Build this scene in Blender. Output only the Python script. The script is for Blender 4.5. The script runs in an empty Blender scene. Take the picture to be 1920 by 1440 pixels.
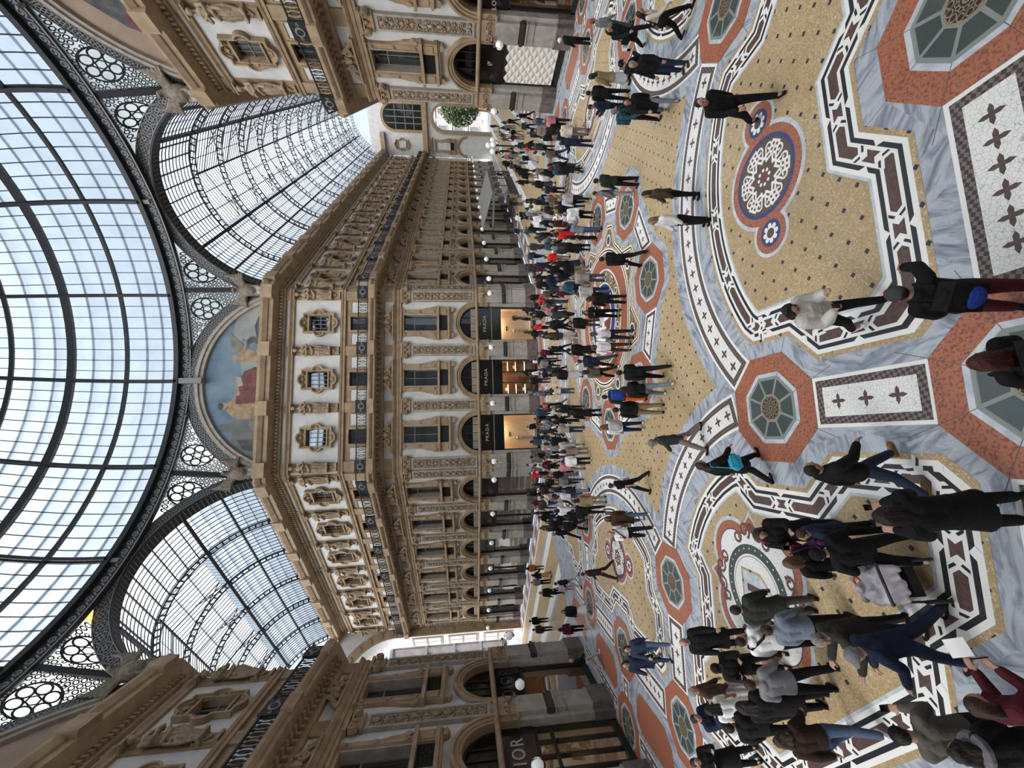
import bpy, bmesh, math, random
from mathutils import Vector, Matrix
from mathutils.geometry import tessellate_polygon
C = bpy.context.scene
COL = C.collection
PI = math.pi
K = 2 ** -.5

# ------------------------------------------------------------------ camera, sky, exposure
CX, CY, CZ, YAW, PITCH, ROLL, FPX = -5.5705, -18.9499, 6.6967, -.1299, -.1116, -.0177, 777.64
F = Vector((-math.sin(YAW) * math.cos(PITCH), math.cos(YAW) * math.cos(PITCH), math.sin(PITCH)))
R0 = Vector((math.cos(YAW), math.sin(YAW), 0)); U0 = R0.cross(F)
RR = math.cos(ROLL) * R0 + math.sin(ROLL) * U0
UU = -math.sin(ROLL) * R0 + math.cos(ROLL) * U0
cd = bpy.data.cameras.new('camera'); cam = bpy.data.objects.new('camera', cd); COL.objects.link(cam)
bx, by, bz = -UU, RR, -F                      # the photograph is stored lying on its side
cam.matrix_world = Matrix(((bx.x, by.x, bz.x, CX), (bx.y, by.y, bz.y, CY), (bx.z, by.z, bz.z, CZ), (0, 0, 0, 1)))
cd.sensor_width = 36; cd.lens = FPX / 1920 * 36; cd.clip_start = .05; cd.clip_end = 600
C.camera = cam
w = bpy.data.worlds.new('overcast'); C.world = w; w.use_nodes = True
bg = w.node_tree.nodes['Background']; bg.inputs[0].default_value = (.74, .86, 1.0, 1); bg.inputs[1].default_value = .9
sl = bpy.data.lights.new('veiled_sun', 'SUN'); sl.energy = 13.0; sl.angle = 1.3; sl.color = (1, .97, .93); so = bpy.data.objects.new('veiled_sun', sl); COL.objects.link(so)
so.rotation_euler = Vector((.42, .38, -.83)).to_track_quat('-Z', 'Y').to_euler()   # bright overcast from behind the viewer
C.view_settings.view_transform = 'Standard'; C.view_settings.look = 'None'
C.view_settings.gamma = 1; C.view_settings.use_curve_mapping = False
C.view_settings.exposure = 0.35
try:
    C.cycles.max_bounces = 8; C.cycles.diffuse_bounces = 5; C.cycles.glossy_bounces = 2
    C.cycles.transparent_max_bounces = 12; C.cycles.transmission_bounces = 3; C.cycles.caustics_reflective = False
    C.cycles.sample_clamp_indirect = 4
except Exception:
    pass

# ------------------------------------------------------------------ materials
MATS = {}
def new_mat(name):
    m = bpy.data.materials.new(name); m.use_nodes = True; MATS[name] = m
    return m, m.node_tree, m.node_tree.nodes['Principled BSDF']
def node(nt, t, **kw):
    n = nt.nodes.new(t)
    for k_, v in kw.items(): setattr(n, k_, v)
    return n
def ramp(nt, fac, stops):
    r = node(nt, 'ShaderNodeValToRGB'); e = r.color_ramp.elements
    while len(e) < len(stops): e.new(.5)
    for i, (p_, c) in enumerate(stops):
        e[i].position = p_; e[i].color = (*c, 1)
    nt.links.new(fac, r.inputs[0]); return r.outputs[0]
def pos(nt, scale=1.0, rot=0.0):
    g = node(nt, 'ShaderNodeNewGeometry'); mp = node(nt, 'ShaderNodeMapping')
    mp.inputs['Scale'].default_value = (scale,) * 3; mp.inputs['Rotation'].default_value = (0, 0, rot)
    nt.links.new(g.outputs['Position'], mp.inputs[0]); return mp.outputs[0]
def mix(nt, fac, a, b, mode='MIX'):
    m = node(nt, 'ShaderNodeMix', data_type='RGBA', blend_type=mode)
    for s, v in ((0, fac), (6, a), (7, b)):
        if hasattr(v, 'is_linked') or hasattr(v, 'links'): nt.links.new(v, m.inputs[s])
        else: m.inputs[s].default_value = v if s == 0 else (*v, 1)
    return m.outputs[2]
def plain(name, col, rough=.6, metal=0.0, spec=.5, emit=0):
    m, nt, b = new_mat(name)
    b.inputs['Base Color'].default_value = (*col, 1); b.inputs['Roughness'].default_value = rough
    b.inputs['Metallic'].default_value = metal; b.inputs['Specular IOR Level'].default_value = spec
    if emit:
        b.inputs['Emission Color'].default_value = (*col, 1); b.inputs['Emission Strength'].default_value = emit
    return m
def noisy(name, c1, c2, scale=3.0, rough=.6, detail=6, lo=.35, hi=.65, bump=0.0, spec=.4, dist=0.0):
    m, nt, b = new_mat(name)
    n = node(nt, 'ShaderNodeTexNoise'); n.inputs['Scale'].default_value = scale; n.inputs['Detail'].default_value = detail
    n.inputs['Distortion'].default_value = dist
    nt.links.new(pos(nt), n.inputs['Vector'])
    nt.links.new(ramp(nt, n.outputs[0], [(lo, c1), (hi, c2)]), b.inputs['Base Color'])
    b.inputs['Roughness'].default_value = rough; b.inputs['Specular IOR Level'].default_value = spec
    if bump:
        bp = node(nt, 'ShaderNodeBump'); bp.inputs['Strength'].default_value = bump; bp.inputs['Distance'].default_value = .02
        nt.links.new(n.outputs[0], bp.inputs['Height']); nt.links.new(bp.outputs[0], b.inputs['Normal'])
    return m
noisy('plaster', (.46, .455, .445), (.545, .535, .52), 1.2, .8)
noisy('stone', (.235, .165, .100), (.335, .240, .150), 1.6, .75, 8)
noisy('stone_carved', (.20, .145, .092), (.31, .23, .15), 7, .8, 6, bump=.4)
noisy('stone_grey', (.25, .22, .185), (.34, .30, .255), 2.2, .75, 8)
noisy('pier_marble', (.27, .25, .225), (.37, .345, .31), 1.3, .45, 8, dist=1.5)
noisy('plinth_marble', (.10, .085, .08), (.17, .145, .135), 2.5, .4, 8, dist=1)
plain('dark_moulding', (.035, .03, .027), .4)
plain('iron', (.018, .019, .021), .55, spec=.3)
plain('iron_lace', (.17, .17, .165), .6)
plain('iron_grey', (.16, .155, .148), .6)
plain('black_gloss', (.006, .006, .006), .12)
plain('black_matt', (.012, .011, .010), .6)
plain('chrome', (.35, .35, .35), .3, 1)
plain('brass', (.55, .38, .16), .35, 1)
plain('letter_gold', (.62, .50, .30), .4, .3)
plain('letter_silver', (.40, .39, .37), .5)
plain('letter_dark', (.03, .03, .03), .4)
plain('globe_white', (.82, .82, .82), .25, emit=.12)
plain('wood_warm', (.20, .085, .030), .45)
plain('shop_cream', (.80, .60, .40), .7)
plain('shop_beige', (.33, .25, .17), .7)
plain('quilt', (.66, .63, .56), .6)
plain('white_paint', (.72, .71, .70), .5)
plain('lamp_on', (1, .78, .5), .5, emit=14)
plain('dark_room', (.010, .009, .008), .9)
m, nt, b = new_mat('curtain')
wv = node(nt, 'ShaderNodeTexWave'); wv.inputs['Scale'].default_value = 3.2; wv.inputs['Distortion'].default_value = 1.5
nt.links.new(pos(nt, 1.0, .6), wv.inputs[0])
nt.links.new(ramp(nt, wv.outputs[1], [(0, (.045, .05, .05)), (.75, (.10, .11, .11)), (1, (.15, .16, .155))]), b.inputs['Base Color'])
b.inputs['Roughness'].default_value = .9
# window glass: lets the room behind show, mirrors the bright roof
def glass(name, tint, mirror):
    m, nt, b = new_mat(name)
    nt.nodes.remove(b); out = nt.nodes['Material Output']
    tr = node(nt, 'ShaderNodeBsdfTransparent'); tr.inputs[0].default_value = (*tint, 1)
    gl = node(nt, 'ShaderNodeBsdfGlossy'); gl.inputs['Roughness'].default_value = .03; gl.inputs[0].default_value = (.9, .95, 1, 1)
    lw = node(nt, 'ShaderNodeLayerWeight'); lw.inputs[0].default_value = .35
    mr = node(nt, 'ShaderNodeMapRange'); mr.inputs['To Min'].default_value = mirror; mr.inputs['To Max'].default_value = .38
    nt.links.new(lw.outputs['Fresnel'], mr.inputs[0])
    mx = node(nt, 'ShaderNodeMixShader')
    nt.links.new(mr.outputs[0], mx.inputs[0]); nt.links.new(tr.outputs[0], mx.inputs[1]); nt.links.new(gl.outputs[0], mx.inputs[2])
    nt.links.new(mx.outputs[0], out.inputs[0])
glass('window_glass', (.8, .85, .85), .035)
glass('attic_glass', (.5, .55, .58), .34)
glass('shop_glass', (.92, .92, .9), .05)
# roof glass: weathered wired glass, half clear and half milky
def roof_glass(name, c1, c2, clear):
    m, nt, b = new_mat(name); nt.nodes.remove(b); out = nt.nodes['Material Output']
    n = node(nt, 'ShaderNodeTexNoise'); n.inputs['Scale'].default_value = .8; n.inputs['Detail'].default_value = 5
    nt.links.new(pos(nt), n.inputs[0])
    col = ramp(nt, n.outputs[0], [(.3, c1), (.62, c2)])
    tl = node(nt, 'ShaderNodeBsdfTranslucent'); tr = node(nt, 'ShaderNodeBsdfTransparent')
    nt.links.new(col, tl.inputs[0]); tr.inputs[0].default_value = (.93, .96, .98, 1)
    mx = node(nt, 'ShaderNodeMixShader'); mx.inputs[0].default_value = clear
    nt.links.new(tl.outputs[0], mx.inputs[1]); nt.links.new(tr.outputs[0], mx.inputs[2]); nt.links.new(mx.outputs[0], out.inputs[0])
roof_glass('roof_glass', (.50, .55, .62), (.72, .78, .84), .6)
roof_glass('vault_glass', (.36, .38, .41), (.62, .66, .72), .5)
roof_glass('lace_glass', (.40, .40, .34), (.60, .60, .52), .3)
roof_glass('amber_glass', (.9, .6, .1), (.95, .68, .15), .05)
plain('purlin', (.30, .33, .38), .6)
# floor stones
m, nt, b = new_mat('floor_ochre')
v = node(nt, 'ShaderNodeTexVoronoi'); v.inputs['Scale'].default_value = 42; nt.links.new(pos(nt), v.inputs['Vector'])
base = mix(nt, v.outputs['Color'], (.31, .215, .110), (.52, .40, .235))
sp = node(nt, 'ShaderNodeSeparateColor'); nt.links.new(v.outputs['Color'], sp.inputs[0])
base = mix(nt, ramp(nt, sp.outputs[2], [(.86, (0, 0, 0)), (.97, (.7, .7, .7))]), base, (.70, .62, .47))
n = node(nt, 'ShaderNodeTexNoise'); n.inputs['Scale'].default_value = .5; n.inputs['Detail'].default_value = 4; nt.links.new(pos(nt), n.inputs[0])
base = mix(nt, ramp(nt, n.outputs[0], [(.35, (0, 0, 0)), (.7, (.45, .45, .45))]), base, (.29, .20, .10))
# little dark diamonds on a staggered grid
def grid_dots(nt, cell, half):
    mp = pos(nt, 1 / cell, PI / 4)
    fr = node(nt, 'ShaderNodeVectorMath', operation='FRACTION'); nt.links.new(mp, fr.inputs[0])
    sb = node(nt, 'ShaderNodeVectorMath', operation='SUBTRACT'); nt.links.new(fr.outputs[0], sb.inputs[0]); sb.inputs[1].default_value = (.5, .5, .5)
    ab = node(nt, 'ShaderNodeVectorMath', operation='ABSOLUTE'); nt.links.new(sb.outputs[0], ab.inputs[0])
    sx = node(nt, 'ShaderNodeSeparateXYZ'); nt.links.new(ab.outputs[0], sx.inputs[0])
    mxn = node(nt, 'ShaderNodeMath', operation='MAXIMUM'); nt.links.new(sx.outputs[0], mxn.inputs[0]); nt.links.new(sx.outputs[1], mxn.inputs[1])
    lt = node(nt, 'ShaderNodeMath', operation='LESS_THAN'); nt.links.new(mxn.outputs[0], lt.inputs[0]); lt.inputs[1].default_value = half / cell
    return lt.outputs[0]
base = mix(nt, grid_dots(nt, .42, .036), base, (.035, .035, .05))
nt.links.new(base, b.inputs['Base Color']); b.inputs['Roughness'].default_value = .38; b.inputs['Specular IOR Level'].default_value = .35
m, nt, b = new_mat('floor_marble')
v = node(nt, 'ShaderNodeTexVoronoi'); v.inputs['Scale'].default_value = .55; nt.links.new(pos(nt), v.inputs['Vector'])     # each slab turned its own way
vr = node(nt, 'ShaderNodeVectorRotate'); vr.rotation_type = 'Z_AXIS'; sc_ = node(nt, 'ShaderNodeSeparateColor'); nt.links.new(v.outputs['Color'], sc_.inputs[0])
ml = node(nt, 'ShaderNodeMath', operation='MULTIPLY'); ml.inputs[1].default_value = 6.3; nt.links.new(sc_.outputs[0], ml.inputs[0]); nt.links.new(ml.outputs[0], vr.inputs['Angle']); nt.links.new(pos(nt), vr.inputs['Vector'])
mp = node(nt, 'ShaderNodeMapping'); mp.inputs['Scale'].default_value = (1.3, 5.5, 1); nt.links.new(vr.outputs[0], mp.inputs[0])
n = node(nt, 'ShaderNodeTexNoise'); n.inputs['Scale'].default_value = 1.0; n.inputs['Detail'].default_value = 9; n.inputs['Roughness'].default_value = .62; n.inputs['Distortion'].default_value = 1.0; nt.links.new(mp.outputs[0], n.inputs[0])
nt.links.new(ramp(nt, n.outputs[0], [(.28, (.10, .115, .145)), (.44, (.25, .28, .33)), (.56, (.42, .45, .49)), (.72, (.33, .36, .41))]), b.inputs['Base Color'])
b.inputs['Roughness'].default_value = .30; b.inputs['Specular IOR Level'].default_value = .4
noisy('floor_pale_marble', (.38, .42, .47), (.55, .58, .62), 3, .3, 8, dist=1.5)
noisy('floor_orange', (.20, .060, .035), (.36, .135, .078), 26, .35, 4, .36, .52)
noisy('floor_porphyry', (.075, .045, .040), (.115, .072, .064), 14, .4, 4)
noisy('floor_gold', (.13, .085, .035), (.34, .24, .12), 4.5, .4, 2, .47, .53, dist=3)
plain('floor_black', (.022, .024, .028), .35)
plain('floor_white', (.76, .75, .72), .4)
plain('floor_blue', (.035, .055, .16), .4)
plain('floor_green', (.05, .07, .065), .4)
plain('floor_red', (.20, .045, .03), .4)
plain('floor_brown', (.10, .07, .05), .4)
m, nt, b = new_mat('floor_mosaic')
v = node(nt, 'ShaderNodeTexVoronoi', feature='DISTANCE_TO_EDGE'); v.inputs['Scale'].default_value = 18; nt.links.new(pos(nt), v.inputs['Vector'])
nt.links.new(ramp(nt, v.outputs[0], [(0, (.36, .35, .34)), (.05, (.76, .75, .72))]), b.inputs['Base Color']); b.inputs['Roughness'].default_value = .4
m, nt, b = new_mat('floor_checker')
ck = node(nt, 'ShaderNodeTexChecker'); ck.inputs['Scale'].default_value = 1
ck.inputs[1].default_value = (.045, .03, .028, 1); ck.inputs[2].default_value = (.17, .13, .12, 1)
nt.links.new(pos(nt, 18, .4), ck.inputs[0]); nt.links.new(ck.outputs[0], b.inputs['Base Color'])
plain('skylight_glass', (.060, .078, .075), .08)
plain('skylight_frame', (.22, .24, .22), .4)
noisy('leaf', (.012, .03, .006), (.05, .10, .02), 9, .6)

# ------------------------------------------------------------------ mesh building
class MB:
    def __init__(s): s.v = []; s.f = []; s.m = []; s.names = []
    def mi(s, name):
        if name not in s.names: s.names.append(name)
        return s.names.index(name)
    def add(s, vs, fs, m):
        o = len(s.v); s.v += [tuple(v) for v in vs]; i = s.mi(m)
        for f in fs: s.f.append([o + a for a in f]); s.m.append(i)
    def box(s, x0, x1, y0, y1, z0, z1, m):
        s.add([(x, y, z) for z in (z0, z1) for y in (y0, y1) for x in (x0, x1)],
              [(0, 2, 3, 1), (4, 5, 7, 6), (0, 1, 5, 4), (2, 6, 7, 3), (0, 4, 6, 2), (1, 3, 7, 5)], m)
    def prism(s, pts, y0, y1, m):                 # outline in x,z pushed along y (front at y0)
        n = len(pts); a = sum(pts[i][0] * pts[(i + 1) % n][1] - pts[(i + 1) % n][0] * pts[i][1] for i in range(n))
        if a < 0: pts = pts[::-1]
        s.add([(x, y0, z) for x, z in pts] + [(x, y1, z) for x, z in pts],
              [list(range(n)), list(range(2 * n - 1, n - 1, -1))] + [(i, i + n, (i + 1) % n + n, (i + 1) % n) for i in range(n)], m)
    def band(s, inner, outer, y0, y1, m, closed=True):   # frame between two outlines in x,z, front at y0
        n = len(inner); r = range(n if closed else n - 1)
        vs = [(x, y0, z) for x, z in inner] + [(x, y0, z) for x, z in outer] + [(x, y1, z) for x, z in inner] + [(x, y1, z) for x, z in outer]
        fs = []
        for i in r:
            j = (i + 1) % n
            fs += [(i, j, n + j, n + i), (i, 2 * n + i, 2 * n + j, j), (n + i, n + j, 3 * n + j, 3 * n + i)]
        s.add(vs, fs, m)
    def tube(s, path, r, m, n=6, cap=True):
        path = [Vector(p) for p in path]; rings = []; up = None
        for i, p in enumerate(path):
            t = (path[min(i + 1, len(path) - 1)] - path[max(i - 1, 0)])
            t = t.normalized() if t.length > 1e-9 else Vector((0, 0, 1))
            if up is None: up = t.orthogonal().normalized()
            up = (up - t * up.dot(t)); up = up.normalized() if up.length > 1e-6 else t.orthogonal().normalized()
            sd = t.cross(up); rr = r[i] if isinstance(r, (list, tuple)) else r
            rings.append([p + (up * math.cos(2 * PI * k / n) + sd * math.sin(2 * PI * k / n)) * rr for k in range(n)])
        vs = [v for g in rings for v in g]
        fs = [(i * n + k, i * n + (k + 1) % n, (i + 1) * n + (k + 1) % n, (i + 1) * n + k) for i in range(len(path) - 1) for k in range(n)]
        if cap: fs += [list(range(n))[::-1], [(len(path) - 1) * n + k for k in range(n)]]
        s.add(vs, fs, m)
    def lathe(s, prof, m, n=16, c=(0, 0, 0)):
        vs = [(c[0] + r * math.cos(2 * PI * k / n), c[1] + r * math.sin(2 * PI * k / n), c[2] + z) for r, z in prof for k in range(n)]
        fs = [(i * n + k, i * n + (k + 1) % n, (i + 1) * n + (k + 1) % n, (i + 1) * n + k) for i in range(len(prof) - 1) for k in range(n)]
        s.add(vs, fs, m)
    def ball(s, c, r, m, n=12, rz=None):
        rz = rz or r
        s.lathe([(max(r * math.sin(PI * i / (n // 2)), 1e-4), -rz * math.cos(PI * i / (n // 2))) for i in range(n // 2 + 1)], m, n, c)
    def disc(s, cx, cz, r, y0, y1, m, n=16):
        s.prism([(cx + r * math.cos(2 * PI * i / n), cz + r * math.sin(2 * PI * i / n)) for i in range(n)], y0, y1, m)
    def mesh(s, name, smooth=False):
        me = bpy.data.meshes.new(name); me.from_pydata(s.v, [], s.f)
        for nme in s.names: me.materials.append(MATS[nme])
        me.polygons.foreach_set('material_index', s.m)
        if smooth: me.polygons.foreach_set('use_smooth', [True] * len(me.polygons))
        me.update(); return me
def obj(name, data, M=None, parent=None, kind=None, label=None, cat=None, group=None):
    if isinstance(data, MB): data = data.mesh(name)
    o = bpy.data.objects.new(name, data); COL.objects.link(o)
    if M is not None: o.matrix_world = M
    if parent is not None:
        o.parent = parent
    if kind: o['kind'] = kind
    if label: o['label'] = label
    if cat: o['category'] = cat
    if group: o['group'] = group
    return o
def child(name, data, parent, M=None):            # a part: its matrix is in the frame of the parent
    if isinstance(data, MB): data = data.mesh(name)
    o = bpy.data.objects.new(name, data); COL.objects.link(o); o.parent = parent
    if M is not None: o.matrix_local = M
    return o
def copy_tree(src, M, parent=None):
    c = src.copy(); COL.objects.link(c)
    if parent is None: c.parent = None; c.matrix_world = M
    else: c.parent = parent
    for ch in KIDS.get(src.name, []): copy_tree(ch, None, c)
    return c
KIDS = {}
def note_kids():
    KIDS.clear()
    for o in C.objects:
        if o.parent: KIDS.setdefault(o.parent.name, []).append(o)
def frame(o, ang): return Matrix.Translation(Vector((o[0], o[1], 0))) @ Matrix.Rotation(ang, 4, 'Z')
def T(x, y, z): return Matrix.Translation(Vector((x, y, z)))
ORD = 'first second third fourth fifth sixth seventh eighth ninth tenth eleventh twelfth thirteenth fourteenth fifteenth sixteenth'.split()

# sweep a moulding profile (projection, height) along a plan path with mitred corners; inside of the hall lies right of the path
def sweep(mb, path, prof, m):
    P = [Vector(p) for p in path]; n = len(P); offs = []
    for i in range(n):
        ds = []
        if i > 0: ds.append((P[i] - P[i - 1]).normalized())
        if i < n - 1: ds.append((P[i + 1] - P[i]).normalized())
        ns = [Vector((d.y, -d.x)) for d in ds]
        b = sum(ns, Vector((0, 0))); b = b / b.length
        offs.append(b / b.dot(ns[0]))
    k = len(prof)
    vs = [(P[i].x + offs[i].x * d, P[i].y + offs[i].y * d, z) for i in range(n) for d, z in prof]
    mats = m if isinstance(m, list) else [m] * (k - 1)
    for j in range(k - 1):
        mb.add([vs[i * k + j + e] for i in range(n) for e in (0, 1)],
               [(2 * i, 2 * i + 1, 2 * i + 3, 2 * i + 2) for i in range(n - 1)], mats[j])
# ------------------------------------------------------------------ plan of the hall
A, H, AH = 18.3, 8.07, 13.185                 # octagon apothem, half a facade, middle of an arm mouth
BAY, ABAY, AOFF = 5.02, 4.9, 3.0
LNW, LNE = 30.6, 69.0
def off(v, d, l): return (v[0] + d[0] * l, v[1] + d[1] * l)
PATH_N = [off((-H, A), (-K, K), LNW), (-H, A), (H, A), off((H, A), (K, K), LNE)]
PATH_W = [off((-A, -H), (-K, -K), 25), (-A, -H), (-A, H), off((-A, H), (-K, K), LNW)]
PATH_E = [off((A, H), (K, K), LNE), (A, H), (A, -H), off((A, -H), (K, -K), 25)]
FN, FL, FR = frame((0, A), 0), frame((-H, A), -PI / 4), frame((H, A), PI / 4)
FW, FE = frame((-A, 0), PI / 2), frame((A, 0), -PI / 2)
WINGS = [  # name, frame, u0, u1, bay centres, pilaster centres
    ('north', FN, -H, H, [-BAY, 0, BAY], [-7.53, -2.51, 2.51, 7.53]),
    ('north west arm', FL, -LNW, 0, [-(AOFF + ABAY * i) for i in range(6)], [-.55 - ABAY * i for i in range(7)]),
    ('north east arm', FR, 0, LNE, [AOFF + ABAY * i for i in range(13)], [.55 + ABAY * i for i in range(14)]),
    ('west', FW, -H, H, [-BAY, 0, BAY], [-7.53, -2.51, 2.51, 7.53]),
    ('east', FE, -H, H, [-BAY, 0, BAY], [-7.53, -2.51, 2.51, 7.53]),
]
PLAIN = [(frame((-A, -H), PI / 4), -25, 0), (frame((-A, H), 3 * PI / 4), 0, LNW), (frame((A, H), -3 * PI / 4), -LNE, 0), (frame((A, -H), -PI / 4), 0, 25)]
YP = .12                                       # plaster lies this far behind the pier fronts

def wall_face(mb, fr, u0, u1, bays):
    def cell(a, b, z0, z1, m):
        if b - a > 1e-6 and z1 > z0: mb.add([fr @ Vector(q) for q in ((a, YP, z0), (b, YP, z0), (b, YP, z1), (a, YP, z1))], [(0, 1, 2, 3)], m)
    bs = sorted(bays)
    def rows(z0, z1, hw, m):
        e = u0
        for c in bs: cell(e, c - hw, z0, z1, m); e = c + hw
        cell(e, u1, z0, z1, m)
    ra = 1.6
    rows(5.5, 7.75, ra, 'plaster')
    for c in bs:
        n = 24; pts = [(c - ra * math.cos(PI * i / n), 5.55 + ra * math.sin(PI * i / n)) for i in range(n + 1)]
        for (x0, z0), (x1, z1) in zip(pts, pts[1:]):
            mb.add([fr @ Vector(q) for q in ((x0, YP, z0), (x1, YP, z1), (x1, YP, 7.75), (x0, YP, 7.75))], [(0, 1, 2, 3)], 'plaster')
    rows(7.75, 8.2, 0, 'plaster'); rows(8.2, 12.15, .74, 'plaster'); rows(12.15, 15.05, 0, 'plaster')
    rows(15.05, 16.85, .63, 'stone'); rows(16.85, 17.3, 0, 'stone'); rows(17.3, 18.6, 0, 'plaster'); rows(18.6, 20.3, .76, 'plaster'); rows(20.3, 24.4, 0, 'plaster')

MOULD = [
    ([(-.12, 5.40), (.10, 5.44), (.17, 5.50), (.17, 5.60), (.02, 5.66), (-.12, 5.66)], 'stone'),
    ([(-.12, 12.35), (.03, 12.37), (.03, 12.55), (.07, 12.57), (.07, 12.78), (.14, 12.82), (.24, 12.95), (.24, 13.05), (-.12, 13.08)], 'stone'),
    ([(-.12, 13.83), (.08, 13.88), (.12, 13.97), (.12, 14.40), (1.0, 14.42), (1.05, 14.45), (1.05, 14.62), (1.13, 14.66), (1.22, 14.80), (1.22, 14.98), (1.0, 15.0), (-.12, 15.0)], 'stone'),
    ([(-.12, 17.18), (.05, 17.2), (.05, 17.4), (.10, 17.43), (.14, 17.60), (-.12, 17.66)], 'stone'),
    ([(-.12, 21.52), (.03, 21.55), (.05, 21.7), (.16, 21.85), (.16, 21.92), (-.12, 21.95)], 'stone'),
    ([(-.12, 22.25), (.10, 22.3), (.10, 22.42), (.12, 22.72), (.30, 22.78), (.85, 22.95), (.90, 22.98), (.90, 23.3), (1.0, 23.35), (1.15, 23.68), (1.15, 23.85), (-.3, 24.0)], 'stone'),
    ([(-.1, 23.9), (-.1, 24.5), (-.3, 24.55)], 'stone'),
]
walls = {}; TRIM = [20]
for nm, path, side in (('north', PATH_N, FN), ('west', PATH_W, FW), ('east', PATH_E, FE)):
    for wn, fr, u0, u1, bays, pil in WINGS:
        if not wn.startswith(nm): continue
        mb = MB(); wall_face(mb, fr, u0, u1, bays); W = obj('wall_' + wn.replace(' ', '_'), mb, kind='structure'); walls.setdefault(nm, W)
        mb = MB(); n_ = int((u1 - u0) / .46)        # carved brackets under the balcony and the dentils under the cornice
        for i in range(n_):
            u = u0 + (i + .5) * (u1 - u0) / n_
            mb.box(u - .09, u + .09, -.30, -.1, 14.08, 14.4, 'stone'); mb.box(u - .09, u + .09, -.62, -.30, 14.26, 14.4, 'stone')
        n_ = int((u1 - u0) / .3)
        for i in range(n_):
            u = u0 + (i + .5) * (u1 - u0) / n_; mb.box(u - .08, u + .08, -.30, -.1, 22.46, 22.70, 'stone')
        for u in pil:
            mb.box(u - .62, u + .62, -1.32, -.5, 14.45, 15.0, 'stone'); mb.box(u - .6, u + .6, -1.25, -.3, 22.98, 23.9, 'stone')
        mb.v = [tuple(fr @ Vector(q)) for q in mb.v]
        TRIM[0] += 1; obj('trim_%d' % TRIM[0], mb, kind='structure')
        mb = MB(); mb.add([fr @ Vector(q) for q in ((u0 - .4, 1.5, 4.06), (u1 + .4, 1.5, 4.06), (u1 + .4, 1.5, 24.4), (u0 - .4, 1.5, 24.4), (u0 - .2, YP, 24.4), (u1 + .2, YP, 24.4))], [(0, 1, 2, 3), (3, 2, 5, 4)], 'dark_room'); child('sky_block_backing', mb, W)  # added dark sheet and cap, keep sky and sunlight out behind the windows
    for j, (fr, u0, u1) in enumerate(PLAIN[:2] if nm == 'west' else PLAIN[2:] if nm == 'east' else []):
        mb = MB(); mb.add([fr @ Vector(q) for q in ((u0, YP, 0), (u1, YP, 0), (u1, YP, 24.4), (u0, YP, 24.4))], [(0, 1, 2, 3)], 'plaster'); obj('wall_%s_%s' % (nm, ('arm_left', 'arm_right')[j]), mb, kind='structure')
    mb = MB()
    for prof, m_ in MOULD: sweep(mb, path, prof, m_)
    TRIM[0] += 1; obj('trim_%d' % TRIM[0], mb, kind='structure')
mb = MB(); mb.box(-16, 16, -20.9, -20.6, 0, 31, 'plaster'); mb.box(-16, 16, -20.6, -20.3, 13.9, 15, 'stone'); mb.box(-16, 16, -20.6, -20.0, 22.8, 23.9, 'stone')
obj('wall_south', mb, kind='structure')

# ------------------------------------------------------------------ pieces that repeat bay after bay, modelled once in the wall's own frame
def spiral(cx, cz, r0, r1, turns, a0, sgn=1, n=26):
    return [(cx + (r0 + (r1 - r0) * i / n) * math.cos(a0 + sgn * 2 * PI * turns * i / n), cz + (r0 + (r1 - r0) * i / n) * math.sin(a0 + sgn * 2 * PI * turns * i / n)) for i in range(n + 1)]
def sub2(pts, y): return [(x, y, z) for x, z in pts]
# pilaster with its candelabra relief
mb = MB()
mb.box(-.5, .5, -.04, .2, 5.66, 11.56, 'stone_grey')
mb.band([(-.37, 5.95), (.37, 5.95), (.37, 11.3), (-.37, 11.3)], [(-.5, 5.8), (.5, 5.8), (.5, 11.45), (-.5, 11.45)], -.10, -.03, 'stone_grey')
mb.box(-.5, .5, 0, .2, 13.06, 13.86, 'stone')
mb.box(-.42, .42, 0, .2, 15, 17.2, 'stone'); mb.box(-.38, .38, .02, .2, 17.6, 22.3, 'stone'); mb.box(-.3, .3, -.10, .05, 17.66, 18.75, 'stone')
mb.box(-.44, .44, -.42, .1, 21.46, 21.56, 'stone'); PIL = mb.mesh('pilaster')
mb = MB(); rnd = random.Random(4)
z = 6.05; SC = 'stone_carved'
while z < 10.9:
    t = rnd.choice('vsfm'); hgt = {'v': .56, 's': .44, 'f': .42, 'm': .5}[t]
    if t == 'v': mb.lathe([(.02, 0), (.12, .04), (.05, .10), (.15, .26), (.19, .36), (.08, .44), (.14, .54)], SC, 10, (0, -.03, z))
    elif t == 'f':
        for a in range(7): mb.ball((.15 * math.cos(a * PI / 3.5), -.06, z + .2 + .15 * math.sin(a * PI / 3.5)), .075, SC, 6)
        mb.ball((0, -.08, z + .2), .08, SC, 8)
    elif t == 'm': mb.ball((0, -.07, z + .24), .13, SC, 8, .18); mb.tube([(0, -.1, z + .05), (0, -.1, z + .45)], [.05, .09], SC, 6)
    for s_ in (-1, 1):
        for j in range(2 if hgt > .43 else 1):
            mb.tube([(x * s_, -.07, zz) for x, zz in spiral(.24, z + .12 + .26 * j, .105, .02, 1.3, -PI / 2 + j * 2, 1, 12)], .030, SC, 5); mb.ball((.24 * s_, -.07, z + .12 + .26 * j), .03, SC, 6)
        mb.tube([(.05 * s_, -.06, z + .02), (.16 * s_, -.10, z - .03), (.30 * s_, -.07, z + .02), (.33 * s_, -.05, z + .10)], [.03, .05, .045, .015], SC, 5); mb.tube([(.10 * s_, -.06, z + .34), (.18 * s_, -.09, z + .44), (.26 * s_, -.05, z + .40)], [.02, .05, .02], SC, 5)
    mb.tube([(0, -.05, z), (0, -.05, z + hgt)], .035, SC, 5)
    z += hgt + .02
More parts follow.
